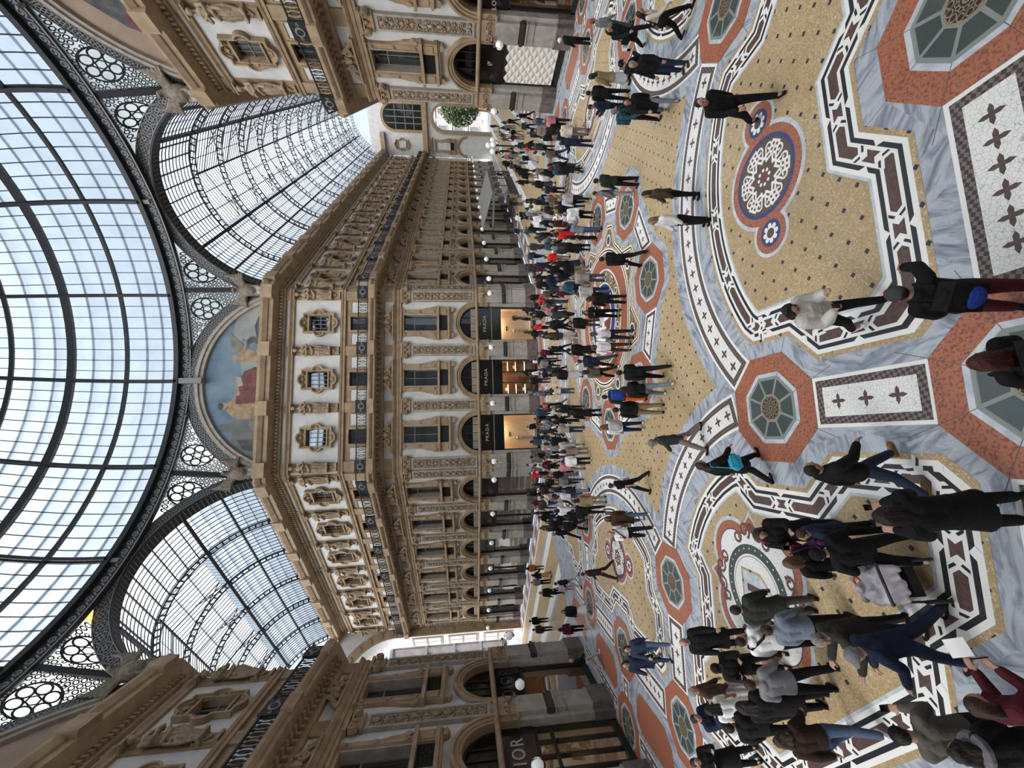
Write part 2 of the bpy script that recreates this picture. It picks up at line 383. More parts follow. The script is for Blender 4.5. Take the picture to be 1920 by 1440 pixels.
RELIEF = mb.mesh('relief', True)
mb = MB()
mb.box(-.56, .56, -.12, .2, 11.56, 11.68, 'stone'); mb.box(-.5, .5, -.08, .2, 11.68, 12.2, 'stone'); mb.box(-.66, .66, -.22, .2, 12.22, 12.38, 'stone')
for s_ in (-1, 1):
    mb.disc(s_ * .55, 11.96, .22, -.26, -.02, 'stone', 16)
    mb.tube(sub2(spiral(s_ * .55, 11.96, .20, .03, 2, PI / 2, -s_), -.29), .036, 'stone', 6)
    mb.tube([(s_ * .4, -.16, 12.14), (0, -.16, 12.08)], .06, 'stone', 5)
mb.ball((0, -.16, 11.95), .12, 'stone', 8)
CAPITAL = mb.mesh('capital')
# grey marble pier of the ground floor
mb = MB()
mb.box(-.9, .9, .02, 1.2, 0, 4.6, 'pier_marble'); mb.box(-.95, .95, -.03, 1.2, 0, 1.0, 'plinth_marble')
mb.box(-.6, .6, -.18, .05, 1.0, 4.6, 'pier_marble'); mb.box(-.68, .68, -.30, .05, 0, 1.0, 'plinth_marble'); mb.box(-.64, .64, -.24, .05, 1.0, 1.12, 'pier_marble')
for z0, z1, e, m_ in ((2.32, 2.4, .05, 'pier_marble'), (2.4, 2.72, .03, 'stone_grey'), (2.72, 2.8, .08, 'pier_marble'), (2.8, 2.94, .05, 'dark_moulding'), (2.94, 3.1, .10, 'dark_moulding'), (3.1, 3.2, .02, 'dark_moulding')):
    mb.box(-.6 - e, .6 + e, -.18 - e, .05, z0, z1, m_)
mb.box(-.92, .92, -.02, 1.2, 4.6, 5.42, 'stone'); mb.box(-.62, .62, -.12, 0, 4.6, 5.42, 'stone'); mb.box(-.96, .96, -.16, 1.2, 4.52, 4.62, 'stone')
rnd = random.Random(8)
for s_ in (-1, 1):
    for cx in (.2, .46): mb.tube(sub2([(s_ * x, zz) for x, zz in spiral(cx, 5.0, .17, .03, 1.3, rnd.random() * 6)], -.14), .035, 'stone_carved', 5)
    mb.tube(sub2([(s_ * x, zz) for x, zz in spiral(.78, 5.0, .15, .03, 1.3, 2)], -.04), .03, 'stone_carved', 5)
mb.ball((0, -.13, 5.02), .14, 'stone_carved', 8)
PIER = mb.mesh('pier')
# arched fanlight over each shop
def arc(r, n=28, cz=5.55, a0=0, a1=PI): return [(-r * math.cos(a0 + (a1 - a0) * i / n), cz + r * math.sin(a0 + (a1 - a0) * i / n)) for i in range(n + 1)]
mb = MB()
for r0, r1, y0, y1 in ((1.58, 1.72, -.02, .6), (1.72, 1.78, -.08, .1), (1.78, 1.92, -.05, .1), (1.92, 2.06, -.13, .1)): mb.band(arc(r0), arc(r1), y0, y1, 'stone', False)
ARCHI = mb.mesh('archivolt')
mb = MB(); mb.band(arc(1.46), arc(1.6), .36, .46, 'black_matt', False)
for x in (-.62, 0, .62): mb.box(x - .035, x + .035, .36, .44, 5.6, 5.55 + math.sqrt(1.5 ** 2 - x * x), 'black_matt')
mb.box(-1.55, 1.55, .34, .46, 5.55, 5.68, 'black_matt')
FAN = mb.mesh('glazing_bars')
mb = MB()
for i in range(4):
    x = -1.44 + i * .72; mb.box(x + .03, x + .69, .26, .33, 5.66, 6.12, 'stone_grey'); mb.band([(x + .12, 5.74), (x + .6, 5.74), (x + .6, 6.04), (x + .12, 6.04)], [(x + .07, 5.69), (x + .65, 5.69), (x + .65, 6.09), (x + .07, 6.09)], .23, .27, 'stone_grey')
    for a in range(4): mb.tube(sub2(spiral(x + .36 + .13 * (a % 2 * 2 - 1), 5.89, .09, .02, 1.2, a), .245), .02, 'stone_grey', 4)
PARAPET = mb.mesh('parapet_panel')
mb = MB(); mb.add([(x, .42, z) for x, z in arc(1.58)], [list(range(29))[::-1]], 'window_glass'); FANGLASS = mb.mesh('pane')
def backing(m_):
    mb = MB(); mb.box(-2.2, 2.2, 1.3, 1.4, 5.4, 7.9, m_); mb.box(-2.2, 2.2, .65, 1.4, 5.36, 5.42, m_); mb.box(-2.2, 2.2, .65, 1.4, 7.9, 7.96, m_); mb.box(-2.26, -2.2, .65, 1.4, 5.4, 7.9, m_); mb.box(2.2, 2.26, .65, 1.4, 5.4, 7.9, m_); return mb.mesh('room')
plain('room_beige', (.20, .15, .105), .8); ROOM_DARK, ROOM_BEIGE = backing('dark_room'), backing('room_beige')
# window of the main floor
mb = MB()
for s_ in (-1, 1):
    def bx(x0, x1, *a): mb.box(min(s_ * x0, s_ * x1), max(s_ * x0, s_ * x1), *a)
    bx(.72, .82, -.06, .62, 9.1, 12.2, 'stone_grey'); bx(.82, 1.2, -.10, .15, 9.14, 12.36, 'stone'); bx(.86, .90, -.14, -.1, 9.2, 12.3, 'stone')
    for zz in (9.45, 10.75, 12.05): mb.disc(s_ * 1.03, zz, .12, -.16, -.1, 'stone', 12); mb.ball((s_ * 1.03, -.16, zz), .06, 'stone', 6)
    mb.prism([(s_ * x, z) for x, z in ((1.2, 9.14), (1.52, 9.16), (1.54, 9.5), (1.44, 9.72), (1.40, 10.1), (1.30, 10.35), (1.24, 10.7), (1.2, 11.1))], -.06, .15, 'stone')
    mb.disc(s_ * 1.38, 9.4, .15, -.12, .1, 'stone', 14)
    bx(.72, 1.42, -.14, .2, 8.2, 9.0, 'stone'); bx(.82, 1.32, -.18, -.1, 8.32, 8.9, 'stone')
    mb.prism([(s_ * x, z) for x, z in ((.95, 7.95), (1.35, 7.95), (1.42, 7.75), (1.2, 7.62), (1.0, 7.72))], -.16, .15, 'stone')
mb.box(-1.56, 1.56, -.30, .2, 8.98, 9.16, 'stone'); mb.box(-1.5, 1.5, -.24, .2, 8.05, 8.22, 'stone'); mb.box(-1.44, 1.44, -.16, .2, 7.92, 8.06, 'stone')
mb.box(-.82, .82, -.1, .62, 12.12, 12.36, 'stone'); mb.box(-1.3, 1.3, -.2, .1, 12.3, 12.4, 'stone')
WFRAME = mb.mesh('window_frame')
mb = MB(); mb.box(-.72, .72, -.02, .2, 8.22, 8.98, 'black_matt')
for i in range(7):
    for j in range(4): mb.tube(sub2(spiral(-.6 + i * .2, 8.34 + j * .17, .07, .07, 1, 0, 1, 8), -.035), .016, 'iron', 4)
BALPANEL = mb.mesh('balustrade_panel')
mb = MB(); mb.box(-.72, .72, .44, .445, 9.14, 12.14, 'window_glass'); WPANE = mb.mesh('pane')
mb = MB()
for x in (-.70, -.02, .66): mb.box(x, x + .05, .38, .45, 9.14, 12.14, 'iron_grey')
for z in (9.14, 11.2, 12.08): mb.box(-.72, .72, .39, .45, z, z + .06, 'iron_grey')
WBARS = mb.mesh('sash')
mb = MB(); mb.box(-1.2, 1.2, .80, .84, 8.6, 12.6, 'curtain'); CURT = mb.mesh('curtain')
mb = MB()
for s_ in (-1, 1):
    mb.tube(sub2([(s_ * x, z) for x, z in ((1.5, 13.12), (1.3, 13.2), (1.0, 13.34), (.7, 13.62), (.45, 13.82))], -.18), [.09, .1, .1, .1, .09], 'stone', 6)
    mb.tube(sub2([(s_ * x, z) for x, z in spiral(.50, 13.52, .28, .05, 1.7, PI / 2, -1)], -.2), .066, 'stone', 6)
    mb.tube(sub2([(s_ * x, z) for x, z in spiral(1.14, 13.32, .18, .03, 1.5, PI / 2, 1)], -.2), .052, 'stone', 6)
    mb.tube(sub2([(s_ * x, z) for x, z in ((.1, 13.5), (.24, 13.8), (.3, 13.62))], -.2), [.07, .08, .03], 'stone', 5)
mb.ball((0, -.2, 13.6), .18, 'stone', 8, .3); mb.ball((0, -.22, 13.94), .11, 'stone', 8, .14); mb.box(-1.58, 1.58, -.34, .05, 13.02, 13.12, 'stone')
mb.prism([(-1.45, 13.1), (1.45, 13.1), (1.0, 13.24), (.5, 13.36), (.2, 13.66), (-.2, 13.66), (-.5, 13.36), (-1.0, 13.24)], -.06, .1, 'stone')
PEDI = mb.mesh('pediment')
# low window behind the balcony rail, with the white panels beside it
mb = MB()
mb.band([(-.62, 15.1), (.62, 15.1), (.62, 16.8), (-.62, 16.8)], [(-.78, 15.02), (.78, 15.02), (.78, 16.98), (-.78, 16.98)], .04, .5, 'stone')
for s_ in (-1, 1):
    x0, x1 = sorted((s_ * .98, s_ * 1.92)); mb.box(x0, x1, .09, .15, 15.15, 16.72, 'plaster')
    mb.band([(x0, 15.15), (x1, 15.15), (x1, 16.72), (x0, 16.72)], [(x0 - .08, 15.07), (x1 + .08, 15.07), (x1 + .08, 16.8), (x0 - .08, 16.8)], .04, .15, 'stone')
for x in (-.6, -.03, .54): mb.box(x, x + .06, .34, .4, 15.1, 16.8, 'black_matt')
LOWF = mb.mesh('window_frame')
mb = MB(); mb.box(-.62, .62, .42, .425, 15.1, 16.8, 'window_glass'); LOWG = mb.mesh('pane')
mb = MB(); mb.box(-1, 1, .8, .84, 14.8, 17.1, 'curtain'); LOWC = mb.mesh('curtain')
# attic window in its lobed frame
def quat(e, n=12):
    a, b, r1, r2 = .90 - e, 1.32 - e, .52 - e, .58 - e; cx, cz = .72, 1.06; P = []
    def lobe(ox, oz, r, am, half):
        for i in range(n + 1): t = am - half + 2 * half * i / n; P.append((ox + r * math.cos(t), 19.46 + oz + r * math.sin(t)))
    h1 = math.acos(min(1, (a - cx) / r1)); h2 = math.acos(min(1, (b - cz) / r2))
    P.append((a, 19.46 - b)); lobe(cx, 0, r1, 0, h1); P.append((a, 19.46 + b)); lobe(0, cz, r2, PI / 2, h2)
    P.append((-a, 19.46 + b)); lobe(-cx, 0, r1, PI, h1); P.append((-a, 19.46 - b)); lobe(0, -cz, r2, 3 * PI / 2, h2)
    return P
def torect(P, a, z0, z1):
    out = []
    for x, z in P:
        dx, dz = x / a, (z - (z0 + z1) / 2) / ((z1 - z0) / 2); m_ = max(abs(dx), abs(dz)); out.append((dx / m_ * a, (z0 + z1) / 2 + dz / m_ * (z1 - z0) / 2))
    return out
mb = MB(); q0, q1, q2 = quat(0), quat(.11), quat(.2)
mb.band(q1, q0, -.20, .15, 'stone'); mb.band(q2, q1, -.10, .15, 'stone'); mb.band(torect(q2, .82, 18.52, 20.38), q2, .06, .15, 'stone'); mb.band([(-.72, 18.62), (.72, 18.62), (.72, 20.28), (-.72, 20.28)], [(-.83, 18.51), (.83, 18.51), (.83, 20.39), (-.83, 20.39)], -.06, .5, 'stone')
for sx, sz, r in ((1, 0, .2), (-1, 0, .2), (0, 1, .26), (0, -1, .26)):
    for a in range(-2, 3):
        t = math.atan2(sz, sx) + a * .5; c0 = (sx * .82, 19.46 + sz * 1.12); mb.tube([(c0[0], 0, c0[1]), (c0[0] + r * math.cos(t), -.05, c0[1] + r * math.sin(t))], [.03, .05], 'stone', 5)
QFRAME = mb.mesh('window_frame')
mb = MB(); mb.box(-.74, .74, .40, .405, 18.6, 20.3, 'attic_glass'); QGLASS = mb.mesh('pane')
mb = MB()
for x in (-.03, -.4, .34): mb.box(x, x + .05, .34, .4, 18.6, 20.3, 'iron_grey')
mb.box(-.74, .74, .34, .4, 19.4, 19.46, 'iron_grey')
QBARS = mb.mesh('sash')
mb = MB(); mb.box(-1.1, 1.1, .8, .84, 18.2, 20.7, 'curtain'); QCURT = mb.mesh('curtain')
def remeshed(mb, name, voxel, smooth=3):
    me = mb.mesh(name + '_rough'); o = bpy.data.objects.new('tmp', me); COL.objects.link(o)
    r = o.modifiers.new('r', 'REMESH'); r.mode = 'VOXEL'; r.voxel_size = voxel; r.use_smooth_shade = True
    if smooth: s_ = o.modifiers.new('s', 'SMOOTH'); s_.factor = .5; s_.iterations = smooth
    bpy.context.view_layer.update(); dg = bpy.context.evaluated_depsgraph_get()
    out = bpy.data.meshes.new_from_object(o.evaluated_get(dg)); out.name = name
    bpy.data.objects.remove(o); bpy.data.meshes.remove(me); return out
# term figure carried by the attic pilasters: swathed stone figure with folded arms
mb = MB(); S_ = 'stone_carved'
mb.tube([(0, -.12, 18.5), (0, -.18, 19.2), (0, -.22, 19.8), (0, -.22, 20.2), (0, -.22, 20.7), (0, -.24, 20.86)], [.22, .25, .29, .24, .28, .15], S_, 10)
mb.tube([(0, -.26, 20.8), (0, -.30, 21.1)], .09, S_, 8); mb.ball((0, -.38, 21.22), .15, S_, 12, .2); mb.ball((0, -.32, 21.3), .2, S_, 10, .16)
for s_ in (-1, 1):
    mb.ball((s_ * .33, -.24, 20.72), .14, S_, 8); mb.tube([(s_ * .34, -.26, 20.72), (s_ * .50, -.38, 20.34), (s_ * .26, -.62, 20.18), (-s_ * .20, -.60, 20.42 + s_ * .09)], [.12, .10, .09, .08], S_, 8)
    for j in range(3): mb.tube([(s_ * (.06 + .15 * j), -.46 + .10 * j, 20.02), (s_ * (.12 + .16 * j), -.48 + .12 * j, 19.3), (s_ * (.05 + .12 * j), -.36 + .06 * j, 18.56)], [.04, .085, .06], S_, 6)
mb.tube([(-.40, -.28, 19.9), (-.1, -.56, 19.72), (.2, -.56, 19.92), (.44, -.3, 20.12)], [.08, .11, .11, .07], S_, 6); mb.tube([(.34, -.34, 20.0), (.40, -.44, 19.5), (.32, -.36, 19.0)], [.08, .1, .04], S_, 6)
mb.box(-.42, .42, -.38, .1, 18.35, 18.52, S_)
FIGURE = remeshed(mb, 'term_figure', .034, 1)
mb = MB()
mb.box(-.34, .34, -.22, .1, 17.66, 17.8, 'stone')
for i in range(4): mb.ball((0, -.16, 18.05 + i * .1), .10 - .02 * abs(i - 1.5), 'stone', 6)
mb.tube([(-.26, -.14, 18.3), (0, -.2, 18.0), (.26, -.14, 18.3)], .05, 'stone', 5)
PEDESTAL = mb.mesh('pedestal')
# wall lamp: white globe on a scrolled iron bracket
mb = MB(); mb.tube([(0, -.1, 5.05), (0, -.4, 4.78), (0, -.75, 4.75), (0, -1.0, 4.62)], .022, 'iron', 6); mb.ball((0, -.86, 4.80), .07, 'iron', 8)
mb.tube([(0, -.55 + y, 4.62 + z) for y, z in spiral(0, 0, .15, .03, 1.5, 1)], .018, 'iron', 5)
mb.tube([(.0, -1.0 + .22 * math.sin(a), 4.38 + .30 * math.cos(a)) for a in [i * PI / 8 - PI for i in range(0, 9)]], .018, 'iron', 5); mb.lathe([(.02, 0), (.09, .04), (.1, .09)], 'iron', 10, (0, -1.0, 4.05))
BRACKET = mb.mesh('bracket')
mb = MB(); mb.ball((0, -1.0, 4.36), .235, 'globe_white', 20); GLOBE = mb.mesh('globe', True)

wn_count = [0]
def window(parts, fr, u, root_mesh):
    wn_count[0] += 1
    w_ = obj('window_%d' % wn_count[0], root_mesh, fr @ T(u, 0, 0), kind='structure')
    for nme, me in parts: child(nme, me, w_)
    return w_
WHERE = {'north': 'on the far facade', 'north west arm': 'down the short arm', 'north east arm': 'down the long arm', 'west': 'on the DIOR facade', 'east': 'on the quilted-window facade'}
for wn, fr, u0, u1, bays, pil in WINGS:
    for c in bays:
        window([('pediment', PEDI), ('balustrade_panel', BALPANEL), ('pane', WPANE), ('sash', WBARS), ('curtain', CURT)], fr, c, WFRAME)
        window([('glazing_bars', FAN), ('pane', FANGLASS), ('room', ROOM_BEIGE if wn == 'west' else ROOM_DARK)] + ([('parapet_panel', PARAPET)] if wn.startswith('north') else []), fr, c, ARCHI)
        window([('pane', LOWG), ('curtain', LOWC)], fr, c, LOWF)
        window([('pane', QGLASS), ('sash', QBARS), ('curtain', QCURT)], fr, c, QFRAME)
    order = sorted(pil, key=abs) if 'arm' in wn else pil
    ref = 'from the octagon' if 'arm' in wn else 'from its left end'
    for i, u in enumerate(order):
        p_ = obj('pilaster', PIL, fr @ T(u, 0, 0), kind='structure'); child('relief', RELIEF, p_); child('capital', CAPITAL, p_)
        obj('pillar', PIER, fr @ T(u, 0, 0), kind='structure')
        g_ = obj('term_figure', FIGURE, fr @ T(u, 0, 0), label='carved stone figure with folded arms %s, %s %s' % (WHERE[wn], ORD[i], ref), cat='statue', group='carved figures on the attic')
        child('pedestal', PEDESTAL, g_)
        l_ = obj('wall_lamp', BRACKET, fr @ T(u, 0, 0), label='white globe wall lamp on the %s pier %s, %s' % (ORD[i], WHERE[wn], ref), cat='lamp', group='globe lamps on the piers')
        child('globe', GLOBE, l_)

# ------------------------------------------------------------------ balcony railings
mp = MB(); mp.box(-.55, .55, -1.08, -.92, 15.02, 15.98, 'iron'); mp.disc(0, 15.5, .27, -1.13, -1.0, 'iron_lace', 14); mp.disc(0, 15.5, .17, -1.16, -1.0, 'iron', 12)
for s_ in (-1, 1): mp.tube(sub2(spiral(s_ * .4, 15.5, .11, .02, 1.5, 0), -1.09), .02, 'iron_lace', 4)
EMBLEM = mp.mesh('emblem_panel')
for nm, path in (('north', PATH_N), ('west', PATH_W), ('east', PATH_E)):
    mb = MB()
    sweep(mb, path, [(.96, 15.82), (1.06, 15.82), (1.06, 15.9), (.96, 15.9), (.96, 15.82)], 'iron'); sweep(mb, path, [(.98, 15.08), (1.04, 15.08), (1.04, 15.13), (.98, 15.13), (.98, 15.08)], 'iron')
    lab = {'north': 'long black iron balcony railing running past the three PRADA windows', 'west': 'black iron balcony railing high above the DIOR signs', 'east': 'black iron balcony railing above the quilted shop window'}[nm]
    r_ = obj('balcony_railing', mb, label=lab, cat='railing')
    for wn, fr, u0, u1, bays, pil in WINGS:
        if not wn.startswith(nm): continue
        for u in pil: child('emblem_panel', EMBLEM, r_, fr @ T(u, 0, 0))
        cuts = [u0] + sorted(pil) + [u1]
        for ua, ub in zip(cuts, cuts[1:]):
            ua, ub = (ua + .55 if ua != u0 else ua), (ub - .55 if ub != u1 else ub)
            if ub - ua < .3: continue
            mb = MB(); n_ = int((ub - ua) / .24)
            for i in range(n_):
                u = ua + (i + .5) * (ub - ua) / n_; mb.box(u - .015, u + .015, -1.015, -.985, 15.1, 15.84, 'iron')
                if i % 2: mb.tube(sub2([(u + .085 * math.cos(a * PI / 5), 15.46 + .26 * math.sin(a * PI / 5)) for a in range(11)], -1.0), .022, 'iron', 4, False)
                else:
                    for zz in (15.22, 15.7): mb.tube(sub2([(u + .08 * math.cos(a * PI / 4), zz + .08 * math.sin(a * PI / 4)) for a in range(9)], -1.0), .016, 'iron', 4, False)
            mb.box(ua, ub, -1.02, -.98, 15.07, 15.11, 'iron'); child('baluster_run', mb, r_, fr)
# ------------------------------------------------------------------ the eight great arches, lunettes and lattice spandrels
FNE, FNW = frame((AH, AH), -PI / 4), frame((-AH, AH), PI / 4)
FSE, FSW = frame((AH, -AH), -3 * PI / 4), frame((-AH, -AH), 3 * PI / 4)
def arcz(r, cz, zmin, n=40):
    a = math.asin(min(1, (zmin - cz) / r)); return [(-r * math.cos(a + (PI - 2 * a) * i / n), cz + r * math.sin(a + (PI - 2 * a) * i / n)) for i in range(n + 1)]
def same_angles(r, cz, a, n=40): return [(-r * math.cos(a + (PI - 2 * a) * i / n), cz + r * math.sin(a + (PI - 2 * a) * i / n)) for i in range(n + 1)]
def flat_ring(mb, cx, cz, r0, r1, y, m, n=14):
    vs = [(cx + r * math.cos(2 * PI * i / n), y, cz + r * math.sin(2 * PI * i / n)) for r in (r0, r1) for i in range(n)]
    mb.add(vs, [(i, (i + 1) % n, n + (i + 1) % n, n + i) for i in range(n)], m)
def lace_band(mb, r0, r1, cz, a, y):
    mb.band(same_angles(r0, cz, a), same_angles(r1, cz, a), y, y + .25, 'iron', False)
    for q0, q1 in ((r0, r0 + .05), (r1 - .05, r1)): mb.band(same_angles(q0, cz, a), same_angles(q1, cz, a), y - .08, y, 'iron_lace', False)
    rm = (r0 + r1) / 2; hw = (r1 - r0) / 2 - .06; n_ = int((PI - 2 * a) * rm / (2 * hw + .06))
    for i in range(n_):
        t = a + (i + .5) / n_ * (PI - 2 * a); cx, c_z = -rm * math.cos(t), cz + rm * math.sin(t)
        flat_ring(mb, cx, c_z, hw - .045, hw, y - .05, 'iron_lace', 18); flat_ring(mb, cx, c_z, .07, .13, y - .06, 'iron_lace', 10)
        for b in range(6): flat_ring(mb, cx + .21 * math.cos(b * PI / 3 + t), c_z + .21 * math.sin(b * PI / 3 + t), .075, .105, y - .055, 'iron_lace', 10)
        t2 = a + i / n_ * (PI - 2 * a)
        for q in (-1, 1): flat_ring(mb, -(rm + q * hw * .62) * math.cos(t2), cz + (rm + q * hw * .62) * math.sin(t2), .06, .1, y - .05, 'iron_lace', 8)
mb = MB(); a_ = math.asin(2.6 / 8.0)
lace_band(mb, 8.0, 8.8, 21.3, a_, -.05)
mb.band(same_angles(7.75, 21.3, a_), same_angles(8.0, 21.3, a_), -.12, .3, 'stone_grey', False); mb.band(same_angles(7.45, 21.3, a_), same_angles(7.75, 21.3, a_), .0, .3, 'stone_grey', False)
mb.box(-.22, .22, -.5, .1, 28.55, 30.3, 'iron_grey')
ARCH_F = mb.mesh('great_arch')
mb = MB(); a_ = math.asin(1.5 / 7.1)
lace_band(mb, 7.15, 8.0, 22.4, a_, -.05); mb.band(same_angles(7.05, 22.4, a_), same_angles(7.15, 22.4, a_), -.1, .9, 'iron', False)
for i in range(60):
    t = a_ + (i + .5) / 60 * (PI - 2 * a_); mb.box(-7.04 * math.cos(t) - .02, -7.04 * math.cos(t) + .02, 0, .9, 22.4 + 7.04 * math.sin(t) - .02, 22.4 + 7.04 * math.sin(t) + .02, 'iron_grey')
mb.box(-.14, .14, -.55, .0, 30.0, 30.45, 'iron_grey')
ARCH_A = mb.mesh('great_arch')
for i, fr in enumerate((FN, FW, FE)): obj('trim_%d' % (i + 1), ARCH_F, fr, kind='structure')
for i, fr in enumerate((FNE, FNW, FSE, FSW)): obj('trim_%d' % (i + 4), ARCH_A, fr, kind='structure')

# painted lunettes: a plain allegory of seated and winged figures under a blue sky, flat on the plaster
noisy('paint_sky', (.085, .13, .175), (.15, .20, .24), .5, .8); noisy('paint_cloud', (.19, .21, .21), (.28, .27, .24), .8, .8)
noisy('paint_stone', (.09, .10, .10), (.14, .14, .13), 1, .8); noisy('paint_red', (.09, .03, .035), (.16, .055, .055), 2, .8); noisy('paint_robe', (.20, .13, .07), (.33, .24, .15), 2, .8)
noisy('paint_flesh', (.25, .16, .11), (.33, .23, .16), 2, .8); noisy('paint_dark', (.04, .045, .05), (.09, .09, .085), 2, .8); noisy('paint_earth', (.23, .17, .12), (.30, .21, .16), .6, .8); noisy('paint_wing', (.12, .12, .10), (.19, .18, .14), 2, .8)
def lunette(fr, label, sky, shapes):
    mb = MB(); z0 = 23.9
    pts = arcz(7.47, 21.3, z0); mb.add([(x, .22, z) for x, z in pts], [list(range(len(pts)))[::-1]], sky)
    y = .215
    for m_, kind, d in shapes:
        if kind == 'e':
            cx, cz, rx, rz = d; P = [(cx + rx * math.cos(t * PI / 10), cz + rz * math.sin(t * PI / 10)) for t in range(20)]
        else: P = d
        mb.add([(x, y, z) for x, z in P], [list(range(len(P)))], m_); y -= .002
    return obj('lunette_painting', mb, fr, label=label, cat='mural')
lunette(FN, 'arched mural of a red-robed seated figure and a winged figure under a blue sky', 'paint_sky', [
    ('paint_cloud', 'e', (1.8, 25.0, 2.2, .9)), ('paint_cloud', 'e', (5.4, 25.2, 1.9, 1.2)), ('paint_cloud', 'e', (4.2, 26.2, 1.2, .4)),
    ('paint_stone', 'p', [(-6.9, 23.9), (-3.4, 23.9), (-3.4, 26.3), (-5.2, 26.3), (-6.4, 25.2)]), ('paint_stone', 'p', [(-4.4, 26.2), (-3.6, 26.2), (-3.7, 27.3), (-4.3, 27.3)]), ('paint_dark', 'p', [(-6.0, 24.6), (-5.0, 24.6), (-5.0, 25.9), (-5.8, 25.4)]),
    ('paint_robe', 'p', [(-3.4, 23.9), (-2.2, 23.9), (-2.0, 26.2), (-2.5, 26.9), (-3.2, 26.2)]), ('paint_flesh', 'e', (-2.1, 27.1, .28, .36)), ('paint_dark', 'e', (-2.15, 27.3, .3, .24)),
    ('paint_robe', 'p', [(-2.6, 26.5), (-1.9, 26.8), (-1.3, 26.2), (-1.2, 24.6), (-2.2, 24.3)]), ('paint_red', 'p', [(-2.0, 26.1), (-.8, 26.1), (.8, 25.6), (1.2, 24.7), (.9, 23.9), (-1.9, 23.9)]),
    ('paint_flesh', 'p', [(-1.3, 26.1), (.1, 26.3), (.2, 26.1), (-1.2, 25.8)]), ('paint_cloud', 'p', [(-.5, 26.0), (.4, 26.2), (.3, 25.8), (-.4, 25.6)]),
    ('paint_wing', 'p', [(2.3, 26.0), (3.0, 26.7), (4.2, 26.8), (3.4, 26.0), (2.8, 25.4)]), ('paint_flesh', 'e', (2.0, 26.3, .26, .32)), ('paint_robe', 'p', [(1.7, 26.0), (2.5, 26.1), (2.7, 25.0), (2.3, 24.3), (1.6, 24.6)]), ('paint_flesh', 'p', [(2.5, 25.9), (3.7, 25.5), (3.7, 25.3), (2.5, 25.6)]),
    ('paint_dark', 'p', [(2.6, 23.9), (6.2, 23.9), (5.7, 24.6), (4.8, 24.9), (3.4, 24.6)]), ('paint_dark', 'e', (3.3, 25.0, .6, .5)), ('paint_sky', 'e', (3.0, 24.9, .35, .35)), ('paint_wing', 'e', (-3.6, 24.6, .6, .4))])
lunette(FE, 'arched mural in warm sand colours with dark reclining figures', 'paint_earth', [('paint_dark', 'p', [(-5.0, 23.9), (-1.0, 23.9), (-1.6, 26.2), (-2.6, 27.0), (-4.2, 25.6)]), ('paint_dark', 'p', [(0, 23.9), (4.6, 23.9), (3.4, 26.4), (1.2, 26.8)]), ('paint_flesh', 'e', (-2.2, 27.0, .35, .4)), ('paint_red', 'p', [(-4.9, 24.2), (-3.2, 24.2), (-3.5, 25.4), (-4.4, 25.2)])])
lunette(FW, 'arched mural in pale sand and grey with a low brown shape', 'paint_earth', [('paint_wing', 'e', (3.0, 24.8, 1.6, .7)), ('paint_dark', 'p', [(-4.0, 23.9), (0.5, 23.9), (-.5, 26.0), (-2.6, 26.6)])])

ZR, RD = 30.7, 18.3
def spandrel_mesh(hw, apo, cz, R):
    half = math.atan(hw / apo); mb = MB(); gl = MB(); zt = 29.74
    def low(x): return cz + math.sqrt(max(R * R - x * x, 0))
    def P(x, z, dy=0):
        x_ = max(-hw, min(hw, x)); zl = low(x_); v = 0 if zt - zl < .02 else max(0, min(1, (z - zl) / (zt - zl)))
        ph = x_ / hw * half; q = (RD * math.sin(ph), RD * math.cos(ph) - apo)
        return (x_ * (1 - v) + q[0] * v, (q[1]) * v - dy, z)
    def ring(cx, c_z, r0, r1, m, n=12, dy=0):
        vs = [P(cx + r * math.cos(2 * PI * i / n), c_z + r * math.sin(2 * PI * i / n), dy) for r in (r0, r1) for i in range(n)]
        mb.add(vs, [(i, (i + 1) % n, n + (i + 1) % n, n + i) for i in range(n)], m)
    for s_ in (-1, 1):
        cx, c_z = s_ * (hw - 1.62), 28.45
        ring(cx, c_z, .22, .31, 'iron', 6, .02)
        for b in range(6):
            ring(cx + .62 * math.cos(b * PI / 3), c_z + .62 * math.sin(b * PI / 3), .25, .35, 'iron', 14, .02)
        ring(cx, c_z, .93, 1.04, 'iron', 30, .02)
        for b in range(20): ring(cx + 1.1 * math.cos(b * PI / 10), c_z + 1.1 * math.sin(b * PI / 10), .055, .115, 'iron', 8, .02)
        j = 0; z = 24.8
        while z < 29.7:
            x = hw - .12 - (.16 if j % 2 else 0)
            while x > .8:
                if z > low(x) + .10 and z < 29.62 and math.hypot(x - (hw - 1.62), z - c_z) > 1.22: ring(s_ * x, z, .085, .155, 'iron', 8, .02)
                x -= .31
            z += .27; j += 1
        for i in range(16):                      # milky panes behind the lattice
            xa, xb = hw * (1 - i / 16 * .92), hw * (1 - (i + 1) / 16 * .92)
            for k in range(4):
                za0, za1 = [low(xa) + (zt - low(xa)) * q / 4 for q in (k, k + 1)]; zb0, zb1 = [low(xb) + (zt - low(xb)) * q / 4 for q in (k, k + 1)]
                gl.add([P(s_ * xa, za0, -.06), P(s_ * xb, zb0, -.06), P(s_ * xb, zb1, -.06), P(s_ * xa, za1, -.06)], [(0, 1, 2, 3)], 'lace_glass')
        # scrolled bracket strut from arch to ring
        xs = s_ * hw * .36; mb.tube([P(xs, low(xs), .25), P(xs, (low(xs) + zt) / 2 + .1, .42), P(xs, zt, .25)], .11, 'iron_grey', 6)
    return mb.mesh('lattice_panel'), gl
SPF, GLF = spandrel_mesh(8.0, 18.3, 21.3, 8.8); SPA, GLA = spandrel_mesh(7.2, 18.646, 22.4, 8.0)
GLF, GLA = GLF.mesh('lattice_glass'), GLA.mesh('lattice_glass')
